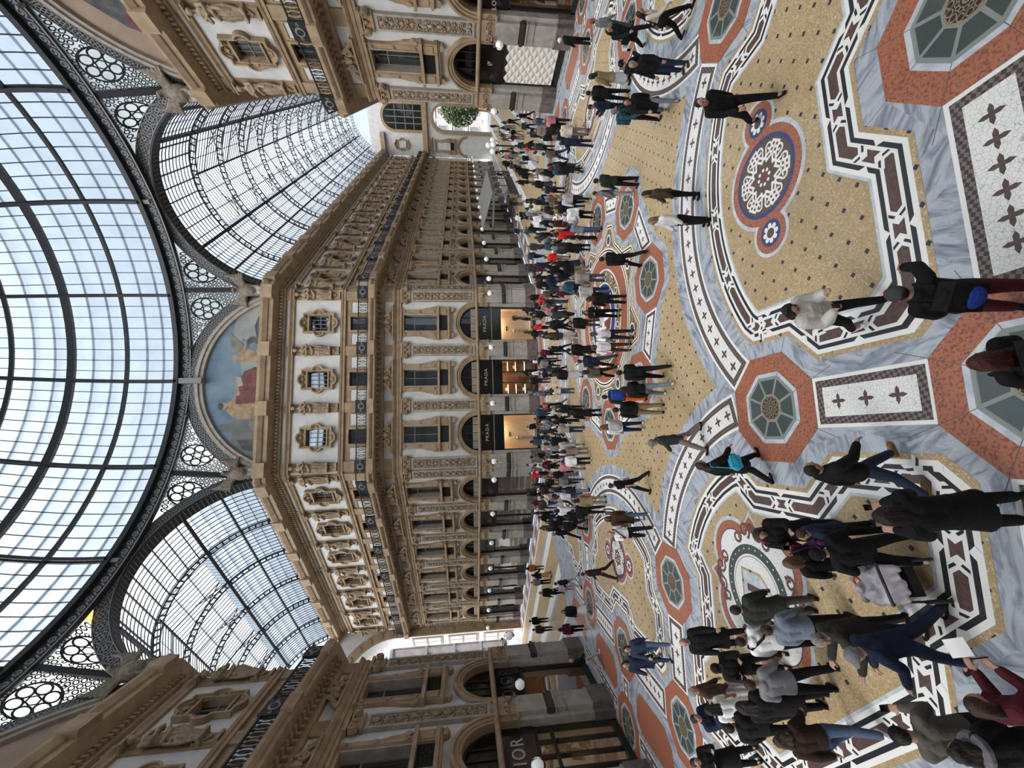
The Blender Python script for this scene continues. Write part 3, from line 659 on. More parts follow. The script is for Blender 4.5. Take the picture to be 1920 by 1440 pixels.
for i, (fr, f_) in enumerate(((FN, 1), (FW, 1), (FE, 1), (frame((0, -A), PI), 1), (FNE, 0), (FNW, 0), (FSE, 0), (FSW, 0))):
    s_ = obj('spandrel_wall', SPF if f_ else SPA, fr, kind='structure'); child('lattice_glass', GLF if f_ else GLA, s_)
mb = MB()                                        # the one amber pane in the left spandrel, and corner posts
def bar(mb, pts, ups, wd, dp, m):
    pts = [Vector(p) for p in pts]; vs = []
    for i, p in enumerate(pts):
        t = (pts[min(i + 1, len(pts) - 1)] - pts[max(i - 1, 0)]).normalized(); u = Vector(ups[i]); sd = t.cross(u).normalized(); u = sd.cross(t).normalized()
        vs += [p + sd * wd / 2 + u * dp / 2, p - sd * wd / 2 + u * dp / 2, p - sd * wd / 2 - u * dp / 2, p + sd * wd / 2 - u * dp / 2]
    fs = [(4 * i + k, 4 * i + (k + 1) % 4, 4 * i + 4 + (k + 1) % 4, 4 * i + 4 + k) for i in range(len(pts) - 1) for k in range(4)]
    mb.add(vs, fs + [(0, 1, 2, 3), tuple(4 * len(pts) - 4 + k for k in (3, 2, 1, 0))], m)
OCTV = [(H, A), (A, H), (A, -H), (H, -A), (-H, -A), (-A, -H), (-A, H), (-H, A)]
for x, y in OCTV:
    r = math.hypot(x, y); d = Vector((x / r, y / r, 0))
    bar(mb, [d * (r - .05) + Vector((0, 0, 24.4)), d * (RD + .1) + Vector((0, 0, 30.1))], [-d, -d], .36, .34, 'iron')
obj('corner_post_trim', mb, kind='structure')
mb = MB(); half = math.atan(7.2 / 18.646)
def PA(x, v): ph = x / 7.2 * half; zl = 22.4 + math.sqrt(64 - x * x); return (x * (1 - v) + 18.3 * math.sin(ph) * v, (18.3 * math.cos(ph) - 18.646) * v + .03, zl * (1 - v) + 29.74 * v)
mb.add([PA(-3.9, .05), PA(-3.3, .05), PA(-3.2, .8), PA(-4.1, .8)], [(0, 1, 2, 3)], 'amber_glass')
obj('pane_of_window', mb, FNW, kind='structure').name = 'window_amber'

# stone eagles with shields on the corners
mb = MB(); S_ = 'stone_dark'; noisy('stone_dark', (.11, .09, .07), (.20, .165, .125), 6, .8, bump=.4)  # darker grey-brown stone, the eagles' own colour
mb.ball((0, -.35, 25.0), .55, S_, 12, .75); mb.tube([(0, -.3, 25.4), (0, -.45, 25.9), (0, -.7, 26.15), (0, -.95, 26.0)], [.35, .26, .2, .06], S_, 8)
for s_ in (-1, 1):
    for j in range(7): mb.tube([(s_ * .2, -.25, 25.3 + .06 * j), (s_ * (.8 + .05 * j), -.3, 25.5 + .14 * j), (s_ * (1.55 - .06 * j), -.28, 25.45 + .26 * j)], [.16, .16, .05], S_, 6)
    mb.tube([(s_ * .25, -.3, 24.5), (s_ * .3, -.45, 24.2)], .16, S_, 6)
mb.tube([(-.5, -.35, 24.3), (0, -.3, 23.95), (.5, -.35, 24.3)], .12, S_, 6)
EAGLE = remeshed(mb, 'eagle_statue', .06, 2)
mb = MB(); mb.prism([(.42 * math.cos(t * PI / 9), 24.35 + .56 * math.sin(t * PI / 9)) for t in range(18)], -.62, -.35, 'stone_grey'); mb.band([(.36 * math.cos(t * PI / 9), 24.35 + .5 * math.sin(t * PI / 9)) for t in range(18)], [(.46 * math.cos(t * PI / 9), 24.35 + .6 * math.sin(t * PI / 9)) for t in range(18)], -.68, -.4, S_)
mb.box(-.03, .03, -.64, -.6, 23.9, 24.8, S_); mb.box(-.3, .3, -.64, -.6, 24.36, 24.42, S_)
SHIELD = mb.mesh('shield')
for (x, y), lb in zip(OCTV, ('at the far corner by the long arm', 'over the quilted shop facade corner', '', '', '', '', 'over the corner of the DIOR facade', 'at the far corner by the short arm')):
    if not lb: continue
    a = math.atan2(y, x) - PI / 2; r = math.hypot(x, y) - .45
    e_ = obj('eagle_statue', EAGLE, frame((x / (r + .45) * r, y / (r + .45) * r), a), label='carved stone eagle holding a shield, ' + lb, cat='statue', group='eagles under the dome')
    child('shield', SHIELD, e_)

# ------------------------------------------------------------------ the glass dome
def sp(lat, lon, r=RD): return Vector((r * math.cos(lat) * math.sin(lon), r * math.cos(lat) * math.cos(lon), ZR + r * math.sin(lat)))
mb = MB(); NL = 128; lats = [math.radians(q) for q in range(0, 91, 3)]
for i in range(len(lats) - 1):
    for j in range(NL):
        a, b = 2 * PI * j / NL, 2 * PI * (j + 1) / NL
        mb.add([sp(lats[i], a, 18.42), sp(lats[i], b, 18.42), sp(lats[i + 1], b, 18.42), sp(lats[i + 1], a, 18.42)], [(0, 1, 2, 3)], 'roof_glass')
DG = obj('ceiling_dome', mb, kind='structure')
mb = MB()
for j in range(16):
    lo = 2 * PI * j / 16; ls = [math.radians(q) for q in range(0, 79, 3)]
    for rr, wd, dp in ((18.22, .26, .16), (17.86, .22, .10)):
        bar(mb, [sp(a, lo, rr) for a in ls], [sp(a, lo) - Vector((0, 0, ZR)) for a in ls], wd, dp, 'iron')
    for a in ls[::1]: mb.tube([sp(a, lo, 17.86), sp(a + .026, lo, 18.2)], .05, 'iron', 4); mb.tube([sp(a + .026, lo, 18.2), sp(a + .052, lo, 17.86)], .05, 'iron', 4)
child('rib', mb, DG)
mb = MB()
for dg_, wd, dp in ((11.1, .20, .3), (21.9, .42, .46), (31.9, .24, .34), (43, .42, .46), (54, .24, .34), (65, .40, .4), (75, .4, .5)):
    a = math.radians(dg_); pts = [sp(a, 2 * PI * j / 96, 18.12) for j in range(97)]; bar(mb, pts, [p - Vector((0, 0, ZR)) for p in pts], wd, dp, 'iron')
child('hoop', mb, DG)
mb = MB()
for j in range(128):
    if j % 8 == 0: continue
    lo = 2 * PI * j / 128; ls = [math.radians(q) for q in range(0, 76, 5)]; bar(mb, [sp(a, lo, 18.36) for a in ls], [sp(a, lo) - Vector((0, 0, ZR)) for a in ls], .05, .07, 'iron')
child('glazing_bar', mb, DG)
mb = MB()
for dg_ in (3.7, 7.4, 14.7, 18.3, 25.2, 28.6, 35.6, 39.3, 46.7, 50.3, 57.7, 61.3):
    a = math.radians(dg_); pts = [sp(a, 2 * PI * j / 96, 18.52) for j in range(97)]; bar(mb, pts, [p - Vector((0, 0, ZR)) for p in pts], .12, .1, 'purlin')
child('purlin', mb, DG)
mb = MB()                                        # the ring beam with its running-wave frieze
ringp = [(RD - .05) , 0]
def ringwall(r, z0, z1, m, n=128):
    for j in range(n):
        a, b = 2 * PI * j / n, 2 * PI * (j + 1) / n
        mb.add([(r * math.sin(a), r * math.cos(a), z0), (r * math.sin(b), r * math.cos(b), z0), (r * math.sin(b), r * math.cos(b), z1), (r * math.sin(a), r * math.cos(a), z1)], [(0, 1, 2, 3)], m)
def ringflat(r0, r1, z, m, n=128):
    for j in range(n):
        a, b = 2 * PI * j / n, 2 * PI * (j + 1) / n
        mb.add([(r0 * math.sin(a), r0 * math.cos(a), z), (r0 * math.sin(b), r0 * math.cos(b), z), (r1 * math.sin(b), r1 * math.cos(b), z), (r1 * math.sin(a), r1 * math.cos(a), z)], [(0, 1, 2, 3)], m)
ringwall(18.28, 29.7, 30.5, 'iron'); ringwall(17.95, 30.46, 30.82, 'iron'); ringflat(17.95, 18.6, 30.46, 'iron'); ringflat(17.95, 18.5, 30.82, 'iron'); ringwall(18.2, 29.64, 29.73, 'iron_grey'); ringflat(18.2, 18.6, 29.64, 'iron')
def onring(s_, z, r=18.24): a = s_ / 18.24; return (r * math.sin(a), r * math.cos(a), z)
nw = 176
for j in range(nw):
    s0 = 2 * PI * 18.24 * j / nw; P_ = spiral(s0, 30.10, .23, .04, 1.5, PI, 1, 18) ; P_ = [(s0 - .42, 29.84)] + P_
    vs = []
    for i, (x, z) in enumerate(P_):
        x2, z2 = P_[min(i + 1, len(P_) - 1)]; x1, z1 = P_[max(i - 1, 0)]; tx, tz = x2 - x1, z2 - z1; l = math.hypot(tx, tz) or 1
        vs += [onring(x - tz / l * .04, z + tx / l * .04), onring(x + tz / l * .04, z - tx / l * .04)]
    mb.add(vs, [(2 * i, 2 * i + 1, 2 * i + 3, 2 * i + 2) for i in range(len(P_) - 1)], 'iron_lace')
child('ring_beam', mb, DG)

# ------------------------------------------------------------------ the glazed vaults of the arms
def vault(fr, L, name):
    zc, r = 22.4, 7.2; a0 = math.radians(13); ae = math.radians(57); y1 = .55 + ABAY
    def q(a, y, rr=r): return (rr * math.cos(a), y, zc + rr * math.sin(a))
    g = MB(); bars = MB(); ribs = MB(); pur = MB()
    def panel(aa, ab, ya, yb, n=10):
        for i in range(n):
            a, b = aa + (ab - aa) * i / n, aa + (ab - aa) * (i + 1) / n; g.add([q(a, ya), q(b, ya), q(b, yb), q(a, yb)], [(0, 1, 2, 3)], 'vault_glass')
    panel(a0, PI - a0, .9, y1, 24); panel(a0, ae, y1, L); panel(PI - ae, PI - a0, y1, L)
    xe, ze = r * math.cos(ae), zc + r * math.sin(ae); zw = ze + .85; zt = zw + 2.0
    for s_ in (-1, 1):
        g.add([(s_ * xe, y1, ze), (s_ * xe, L, ze), (s_ * xe, L, zw), (s_ * xe, y1, zw)], [(0, 1, 2, 3)], 'vault_glass')
        g.add([(s_ * (xe + .2), y1, zw), (s_ * (xe + .2), L, zw), (0, L, zt), (0, y1, zt)], [(0, 1, 2, 3)], 'vault_glass')
    g.add([(-xe, y1, zw), (xe, y1, zw), (0, y1, zt)], [(0, 1, 2)], 'vault_glass')
    n = int(L / .49)
    for i in range(n):
        y = .95 + i * (L - 1) / n
        if y < y1:
            A_ = [a0 + (PI - 2 * a0) * t / 20 for t in range(21)]; bar(bars, [q(a, y, r - .04) for a in A_], [q(a, 0, 1) for a in A_], .035, .06, 'iron')
        else:
            for s0, s1 in ((a0, ae), (PI - ae, PI - a0)):
                A_ = [s0 + (s1 - s0) * t / 8 for t in range(9)]; bar(bars, [q(a, y, r - .04) for a in A_], [Vector((math.cos(a), 0, math.sin(a))) for a in A_], .035, .06, 'iron')
            for s_ in (-1, 1): bars.box(min(s_ * xe, s_ * xe + .03), max(s_ * xe, s_ * xe + .03), y - .015, y + .015, ze, zw, 'iron'); bar(bars, [(s_ * (xe + .2), y, zw - .04), (0, y, zt - .04)], [(0, 0, 1)] * 2, .035, .06, 'iron')
    for a_deg in list(range(18, 57, 6)):
        for a in (math.radians(a_deg), PI - math.radians(a_deg)): bar(pur, [q(a, .9, r + .08), q(a, L, r + .08)], [(math.cos(a), 0, math.sin(a))] * 2, .07, .06, 'purlin')
    for a_deg in range(62, 119, 8): a = math.radians(a_deg); bar(pur, [q(a, .9, r - .08), q(a, y1, r - .08)], [(math.cos(a), 0, math.sin(a))] * 2, .07, .1, 'iron')
    for a_deg, wd in ((14, .2), (35, .14), (57, .24)):
        for a in (math.radians(a_deg), PI - math.radians(a_deg)): bar(pur, [q(a, .9, r - .1), q(a, L, r - .1)], [(math.cos(a), 0, math.sin(a))] * 2, wd, .2, 'iron')
    for s_ in (-1, 1):
        for t in (.33, .66): x, z = s_ * (xe + .2) * (1 - t), zw + (zt - zw) * t; bar(pur, [(x, y1, z + .05), (x, L, z + .05)], [(0, 0, 1)] * 2, .07, .07, 'purlin')
    bar(pur, [(0, y1, zt - .08), (0, L, zt - .08)], [(0, 0, 1)] * 2, .14, .16, 'iron')
    y = y1
    while y < L + .2:
        A_ = [a0 + (PI - 2 * a0) * t / 36 for t in range(37)]
        for rr, wd in ((r - .05, .13), (r - .48, .10)): bar(ribs, [q(a, y, rr) for a in A_], [q(a, 0, 1) for a in A_], wd, .07, 'iron')
        for a in A_: bar(ribs, [q(a, y, r - .5), q(a, y, r)], [(0, 1, 0)] * 2, .11, .09, 'iron')
        for s_ in (-1, 1):
            ribs.prism([(s_ * 7.16, 23.0), (s_ * 7.16, 24.6), (s_ * 6.7, 24.6)], y - .09, y + .09, 'iron')
            for x0, z0, x1, z1 in ((xe, zw - .1, xe * .45, zc + r - .3), (xe, zw - .1, 0, zt - .2), (xe * .8, ze + .2, xe * .5, zw + .95), (xe, ze, xe * .62, zw + .5)): bar(ribs, [(s_ * x0, y, z0), (s_ * x1, y, z1)], [(0, 1, 0)] * 2, .06, .06, 'iron')
        y += ABAY
    v = obj(name, g, fr, kind='structure')
    for nme, b_ in (('glazing_bar', bars), ('rib', ribs), ('purlin', pur)): child(nme, b_, v)
    return v
vault(FNE, LNE, 'ceiling_long_arm'); v_ = vault(FNW, LNW, 'ceiling_short_arm')
note_kids()
for fr, nme in ((FSE, 'ceiling_rear_arm'), (FSW, 'ceiling_rear_arm_other')): copy_tree(v_, fr).name = nme

# ------------------------------------------------------------------ far ends of the two arms and what shows through them
mb = MB(); hw = 7.24
def capwall(mb, y, r, zs, top, m='plaster', hw=hw):
    n = 30; pts = [(-r * math.cos(PI * i / n), zs + r * math.sin(PI * i / n)) for i in range(n + 1)]
    for s_ in (-1, 1): mb.add([(s_ * hw, y, 0), (s_ * r, y, 0), (s_ * r, y, zs), (s_ * hw, y, zs)], [(0, 1, 2, 3)], m)
    for (x0, z0), (x1, z1) in zip(pts, pts[1:]):
        mb.add([(x0, y, z0), (x1, y, z1), (x1, y, max(top, z1)), (x0, y, max(top, z0))], [(0, 1, 2, 3)], m)
    for s_ in (-1, 1): mb.add([(s_ * hw, y, zs), (s_ * r, y, zs), (s_ * r, y, top), (s_ * hw, y, top)], [(0, 1, 2, 3)], m)
    return pts
pts = capwall(mb, LNW, 6.1, 16.0, 24.0)
jam = [(-6.1, 0)] + pts + [(6.1, 0)]; out = [(-7.2, 0)] + [(-7.2 * math.cos(PI * i / 30), 16 + 7.2 * math.sin(PI * i / 30)) for i in range(31)] + [(7.2, 0)]
mb.band(jam, out, LNW - .2, LNW, 'stone', False)
for i in range(2, len(jam) - 2, 2): mb.disc((jam[i][0] + out[i][0]) / 2, (jam[i][1] + out[i][1]) / 2, .34, LNW - .28, LNW, 'stone_carved', 12)
for z in (1.5, 4, 6.5, 9, 11.5, 14):
    for s_ in (-1, 1): mb.disc(s_ * 6.65, z, .3, LNW - .28, LNW, 'stone_carved', 12)
for (x0, z0), (x1, z1) in zip(jam, jam[1:]): mb.add([(x0, LNW, z0), (x1, LNW, z1), (x1, LNW + 3, z1), (x0, LNW + 3, z0)], [(0, 1, 2, 3)], 'white_paint')
for s_ in (-1, 1):
    for z in (1, 5.6, 10.2):
        mb.box(min(s_ * 6.0, s_ * 6.1), max(s_ * 6.0, s_ * 6.1), LNW + .3, LNW + 2.7, z, z + 3.9, 'stone_grey')
        for j in range(2):
            for k in range(2): mb.box(min(s_ * 5.96, s_ * 6.0), max(s_ * 5.96, s_ * 6.0), LNW + .5 + j * 1.1, LNW + 1.4 + j * 1.1, z + .3 + k * 1.8, z + 1.8 + k * 1.8, 'white_paint')
obj('wall_short_arm_end', mb, FNW, kind='structure')
mb = MB(); r0 = 2.3
pts = capwall(mb, LNE, r0, 10.3, 14.0); jam = [(-r0, 0)] + pts + [(r0, 0)]
out = [(-r0 - .5, 0)] + [(-(r0 + .5) * math.cos(PI * i / 30), 10.3 + (r0 + .5) * math.sin(PI * i / 30)) for i in range(31)] + [(r0 + .5, 0)]
mb.band(jam, out, LNE - .2, LNE, 'stone', False)
for (x0, z0), (x1, z1) in zip(jam, jam[1:]): mb.add([(x0, LNE, z0), (x1, LNE, z1), (x1, LNE + 3, z1), (x0, LNE + 3, z0)], [(0, 1, 2, 3)], 'stone_grey')
mb.box(-7.2, 7.2, LNE - .6, LNE, 13.9, 14.9, 'stone'); n = 30
up = [(-2.3, 14.9)] + [(-2.3 * math.cos(PI * i / n), 20.6 + 2.3 * math.sin(PI * i / n)) for i in range(n + 1)] + [(2.3, 14.9)]
upo = [(-2.8, 14.9)] + [(-2.8 * math.cos(PI * i / n), 20.6 + 2.8 * math.sin(PI * i / n)) for i in range(n + 1)] + [(2.8, 14.9)]
mb.band(up, upo, LNE - .2, LNE + .4, 'stone', False)
for i in range(len(up) - 1):
    mb.add([(up[i][0], LNE, up[i][1]), (up[i + 1][0], LNE, up[i + 1][1]), (up[i + 1][0], LNE, 26), (up[i][0], LNE, 26)], [(0, 1, 2, 3)], 'plaster')
for s_ in (-1, 1): mb.add([(s_ * 7.24, LNE, 14), (s_ * 2.3, LNE, 14), (s_ * 2.3, LNE, 26), (s_ * 7.24, LNE, 26)], [(0, 1, 2, 3)], 'plaster')
mb.box(-7.2, -2.9, LNE - .8, LNE, 23, 23.9, 'stone'); mb.box(2.9, 7.2, LNE - .8, LNE, 23, 23.9, 'stone')
W_ = obj('wall_long_arm_end', mb, FNE, kind='structure')
mb = MB(); mb.add([(x, LNE + .3, z) for x, z in up], [list(range(len(up)))], 'window_glass')
for x in (-1.15, 0, 1.15): mb.box(x - .08, x + .08, LNE + .2, LNE + .3, 14.9, 22.6, 'iron_grey')
for z in (16.6, 18.4, 20.4): mb.box(-2.3, 2.3, LNE + .2, LNE + .3, z, z + .14, 'iron_grey')
child('arched_window', mb, W_)
mb = MB(); mb.box(-3, 3, LNE + 3.2, LNE + 3.4, 14, 24, 'dark_room'); child('room', mb, W_)
endfr = frame(tuple((FNE @ Vector((-6.05, LNE, 0))).xy), -PI / 4)
for u in (0,):
    for s_ in (-6.05 + 1.0, 6.05 - 1.0):
        M_ = FNE @ T(s_, LNE - .12, 0)
        window([('pediment', PEDI), ('balustrade_panel', BALPANEL), ('pane', WPANE), ('sash', WBARS)], M_, 0, WFRAME); window([('pane', QGLASS), ('sash', QBARS)], M_, 0, QFRAME)
        window([('glazing_bars', FAN), ('pane', FANGLASS)], M_, 0, ARCHI)
# building and square outside the short arm, house front and tree outside the long one
noisy('outside_stone', (.25, .22, .21), (.33, .30, .295), .8, .8); plain('outside_window', (.12, .13, .14), .2)
noisy('pavement', (.22, .22, .23), (.30, .30, .31), .6, .6)
def front(fr, x0, x1, y, h, label, name, nx, nz):
    mb = MB(); mb.box(x0, x1, y, y + 6, 0, h, 'outside_stone')
    for z in (4.6, 9.4, 14.4, h - .5): mb.box(x0 - .2, x1 + .2, y - .4, y, z, z + .45, 'outside_stone')
    b_ = obj(name, mb, fr, label=label, cat='building'); mw = MB()
    stp = (x1 - x0) / nx; w_ = MB(); w_.box(-.7, .7, -.05, .2, 0, 2.6, 'outside_window'); w_.band([(-.7, 0), (.7, 0), (.7, 2.6), (-.7, 2.6)], [(-.95, -.2), (.95, -.2), (.95, 2.9), (-.95, 2.9)], -.18, .1, 'outside_stone'); wm = w_.mesh('window')
    pm = MB(); pm.box(-.4, .4, -.25, .1, .2, h - 1, 'outside_stone'); pmm = pm.mesh('pilaster')
    for i in range(nx):
        for k in range(nz): child('window', wm, b_, T(x0 + stp * (i + .5), y, 1.2 + k * 4.9))
        child('pilaster', pmm, b_, T(x0 + stp * i, y, 0))
    return b_
front(FNW, -22, 22, LNW + 26, 21, 'pale pink stone palace across the square beyond the short arm', 'palace', 11, 4)
front(FNE, -26, 26, LNE + 46, 26, 'pale stone house front behind the green tree beyond the long arm', 'house', 12, 5)
mb = MB(); mb.box(-40, 40, LNW + 3, LNW + 40, -.3, -.02, 'pavement'); obj('pavement', mb, FNW, kind='structure')
mb = MB(); mb.box(-40, 40, LNE + 3, LNE + 60, -.3, -.02, 'pavement'); obj('pavement', mb, FNE, kind='structure')
rnd = random.Random(3)
tr = obj('tree', (lambda b_: (b_.tube([(0, 0, 0), (.1, 0, 2), (0, .1, 4.2)], [.3, .24, .16], 'wood_warm', 8), [b_.tube([(0, .1, 3.4), (math.cos(q) * 1.2, math.sin(q) * 1.2, 5.5)], [.12, .04], 'wood_warm', 5) for q in range(6)], b_)[-1])(MB()), FNE @ T(.9, LNE + 13, 0), label='green leafy tree seen through the arch at the end of the long arm', cat='tree')
mb = MB()
for i in range(2600):
    v = Vector((rnd.gauss(0, 1), rnd.gauss(0, 1), rnd.gauss(0, 1))).normalized() * (rnd.random() ** .33); c0 = Vector((v.x * 3.6, v.y * 2.6, 7.0 + v.z * 4.6))
    a = Vector((rnd.gauss(0, 1), rnd.gauss(0, 1), rnd.gauss(0, 1))).normalized(); b_ = a.orthogonal().normalized(); s_ = rnd.uniform(.2, .42)
    mb.add([c0 - a * s_, c0 + b_ * s_ * .5, c0 + a * s_, c0 - b_ * s_ * .5], [(0, 1, 2, 3)], 'leaf')
child('foliage', mb, tr)
# ------------------------------------------------------------------ the inlaid floor
fl = MB(); ZL = [0.0]
def poly(pts, m, layer):
    ZL[0] += 1e-7; z = layer * .0012 + ZL[0]
    a = sum(pts[i][0] * pts[(i + 1) % len(pts)][1] - pts[(i + 1) % len(pts)][0] * pts[i][1] for i in range(len(pts)))
    if a < 0: pts = pts[::-1]
    if len(pts) <= 4: fl.add([(x, y, z) for x, y in pts], [list(range(len(pts)))], m)
    else: fl.add([(x, y, z) for x, y in pts], [list(t) for t in tessellate_polygon([[Vector((x, y, 0)) for x, y in pts]])], m)
def rot(pts, a): c, s = math.cos(a), math.sin(a); return [(x * c - y * s, x * s + y * c) for x, y in pts]
def mirx(pts): return [(-x, y) for x, y in pts]
def move(pts, dx, dy): return [(x + dx, y + dy) for x, y in pts]
def four(pts, m, layer):
    for q in range(4): poly(rot(pts, q * PI / 2), m, layer)
def eight(pts, m, layer): four(pts, m, layer); four(mirx(pts), m, layer)
def inset(pts, d):
    a = sum(pts[i][0] * pts[(i + 1) % len(pts)][1] - pts[(i + 1) % len(pts)][0] * pts[i][1] for i in range(len(pts)))
    if a < 0: pts = pts[::-1]
    P = [Vector(p) for p in pts]; out = []; n = len(P)
    for i in range(n):
        e0, e1 = (P[i] - P[i - 1]).normalized(), (P[(i + 1) % n] - P[i]).normalized()
        n0, n1 = Vector((-e0.y, e0.x)), Vector((-e1.y, e1.x)); b = n0 + n1
        b = n0 if b.length < .2 else b / b.length; k = max(b.dot(n0), .45); q = P[i] + b * (d / k); out.append((q.x, q.y))
    return out
def chamfer(pts, marks):                          # cut the marked sharp corners
    out = []
    for i, p in enumerate(pts):
        if i in marks:
            a, b, p_ = Vector(pts[i - 1]), Vector(pts[(i + 1) % len(pts)]), Vector(p)
            for q in (a, b): v = p_ + (q - p_).normalized() * marks[i]; out.append((v.x, v.y))
        else: out.append(p)
    return out
def octo(cx, cy, r): return [(cx + r * math.cos(PI / 8 + i * PI / 4), cy + r * math.sin(PI / 8 + i * PI / 4)) for i in range(8)]
def circ(cx, cy, r, n=48): return [(cx + r * math.cos(2 * PI * i / n), cy + r * math.sin(2 * PI * i / n)) for i in range(n)]
def arcp(cx, cy, r, a0, a1, n=24): return [(cx + r * math.cos(a0 + (a1 - a0) * i / n), cy + r * math.sin(a0 + (a1 - a0) * i / n)) for i in range(n + 1)]
def cross4(cx, cy, s, a, m='floor_porphyry', layer=9):
    P = []
    for i in range(4):
        t = a + i * PI / 2; P += [(cx + s * math.cos(t), cy + s * math.sin(t)), (cx + s * .62 * math.cos(t + .38), cy + s * .62 * math.sin(t + .38)), (cx + s * .28 * math.cos(t + PI / 4), cy + s * .28 * math.sin(t + PI / 4)), (cx + s * .62 * math.cos(t + PI / 2 - .38), cy + s * .62 * math.sin(t + PI / 2 - .38))]
    return P
poly([(-19.6, -20.6), (19.6, -20.6), (19.6, 19.6), (-19.6, 19.6)], 'floor_marble', 0)
# ochre star between the eight arcs
CS, CD = 13.9, 14.96
s_arc = [p for p in arcp(0, -CS, 6.95, math.radians(129.2), math.radians(50.8), 24)]
d_c = (-CD * K, -CD * K)
d_arc = arcp(d_c[0], d_c[1], 6.5, math.radians(71.5), math.radians(18.5), 24)
star = []
for q in range(4): star += rot(d_arc, q * PI / 2) + rot(s_arc, q * PI / 2)
poly(star, 'floor_ochre', 1)
# white arc bands with dark stars
for q in range(4):
    for (cx, cy), r1, r2, a0, a1, n in (((0, -CS), 5.6, 6.5, 45, 135, 19), (d_c, 5.2, 6.1, 13.2, 76.8, 13)):
        for e, m_, l_ in ((0, 'floor_white', 2), (.07, 'floor_checker', 3), (.21, 'floor_mosaic', 4)):
            rm = (r1 + r2) / 2; da = math.degrees(e / rm)
            band = arcp(cx, cy, r1 + e, math.radians(a0 + da), math.radians(a1 - da), 40) + arcp(cx, cy, r2 - e, math.radians(a1 - da), math.radians(a0 + da), 40)
            poly(rot(band, q * PI / 2), m_, l_)
        for i in range(n):
            t = math.radians(a0 + 4 + (a1 - a0 - 8) * i / (n - 1)); poly(rot(cross4(cx + rm * math.cos(t), cy + rm * math.sin(t), .15, t), q * PI / 2), 'floor_porphyry', 5)
# inner ring: marble collar, gear-shaped scroll field, medallion
gear = []; star8 = []; low8 = [(-.55, -6.58), (.55, -6.58), (1.35, -5.87)]; in8 = [(-.54, -3.55), (.54, -3.55), (1.34, -4.08)]
for q in range(8):
    gear += rot([(-1.35, -5.87)] + low8, q * PI / 4); star8 += rot([(-1.34, -4.08)] + in8, q * PI / 4)
poly(gear, 'floor_marble', 2); poly(inset(star8, -.12), 'floor_ochre', 3); poly(star8, 'floor_white', 4); poly(inset(star8, .05), 'floor_black', 5); poly(inset(star8, .11), 'floor_white', 6); poly(inset(star8, .16), 'floor_gold', 7)
for q in range(8): poly(rot(octo(0, -3.62 , .27), q * PI / 4 + PI / 8), 'floor_white', 8); poly(rot(octo(0, -3.62, .20), q * PI / 4 + PI / 8), 'floor_blue', 9)
for i_, (r, m_) in enumerate(((3.36, 'floor_ochre'), (3.28, 'floor_white'), (3.22, 'floor_black'), (3.15, 'floor_white'), (3.08, 'floor_orange'), (2.36, 'floor_white'), (2.28, 'floor_gold'), (1.74, 'floor_white'), (1.66, 'floor_blue'), (1.2, 'floor_white'), (1.12, 'floor_red'))): poly(circ(0, 0, r, 64), m_, 8 + i_ * .35)
for i in range(16):
    t = i * PI / 8; e_ = [(2.01 + .2 * math.cos(a), .14 * math.sin(a)) for a in [j * PI / 8 for j in range(16)]]; poly(rot(e_, t), 'floor_white', 13); poly(rot([((x - 2.01) * .7 + 2.01, y * .7) for x, y in e_], t), 'floor_brown', 14)
for i in range(4): poly(rot([(-.18, 0), (.18, 0), (.18, 1.1), (-.18, 1.1)], i * PI / 2), 'floor_white', 13)
# panels with stars between the octagons
def panel(x0, x1, y0, y1, q, n, vertical):
    for e, m_, l_ in ((0, 'floor_white', 3), (.065, 'floor_checker', 4), (.2, 'floor_mosaic', 5)): poly(rot([(x0 + e, y0 + e), (x1 - e, y0 + e), (x1 - e, y1 - e), (x0 + e, y1 - e)], q), m_, l_)
    for i in range(n):
        t = (i + .5) / n
        c = ((x0 + x1) / 2, y0 + .25 + (y1 - y0 - .5) * t) if vertical else (x0 + .35 + (x1 - x0 - .7) * t, (y0 + y1) / 2)
        poly(rot(cross4(c[0], c[1], .15, 0), q), 'floor_porphyry', 6)
for q in range(4):
    a = q * PI / 2
    for s_ in (-1, 1):
        xs = sorted((s_ * 4.62, s_ * 5.57)); panel(xs[0], xs[1], -13.72, -11.65, a, 3, True)
        xs = sorted((s_ * 1.17, s_ * 3.93)); panel(xs[0], xs[1], -15.35, -14.40, a, 6, False)
        xs = sorted((s_ * 6.27, s_ * 8.35)); panel(xs[0], xs[1], -15.35, -14.40, a, 4, False)
for q in range(8):
    quad = [(1.2, -4.68), (1.2, -5.53), (3.06, -4.76), (2.46, -4.16)]
    for e, m_, l_ in ((0, 'floor_white', 3), (.06, 'floor_porphyry', 4), (.17, 'floor_mosaic', 5)): poly(rot(inset(quad, e), q * PI / 4), m_, l_)
    for x, y in ((1.65, -4.90), (2.02, -4.73), (2.40, -4.56)): poly(rot(cross4(x, y, .12, .4), q * PI / 4), 'floor_porphyry', 6)
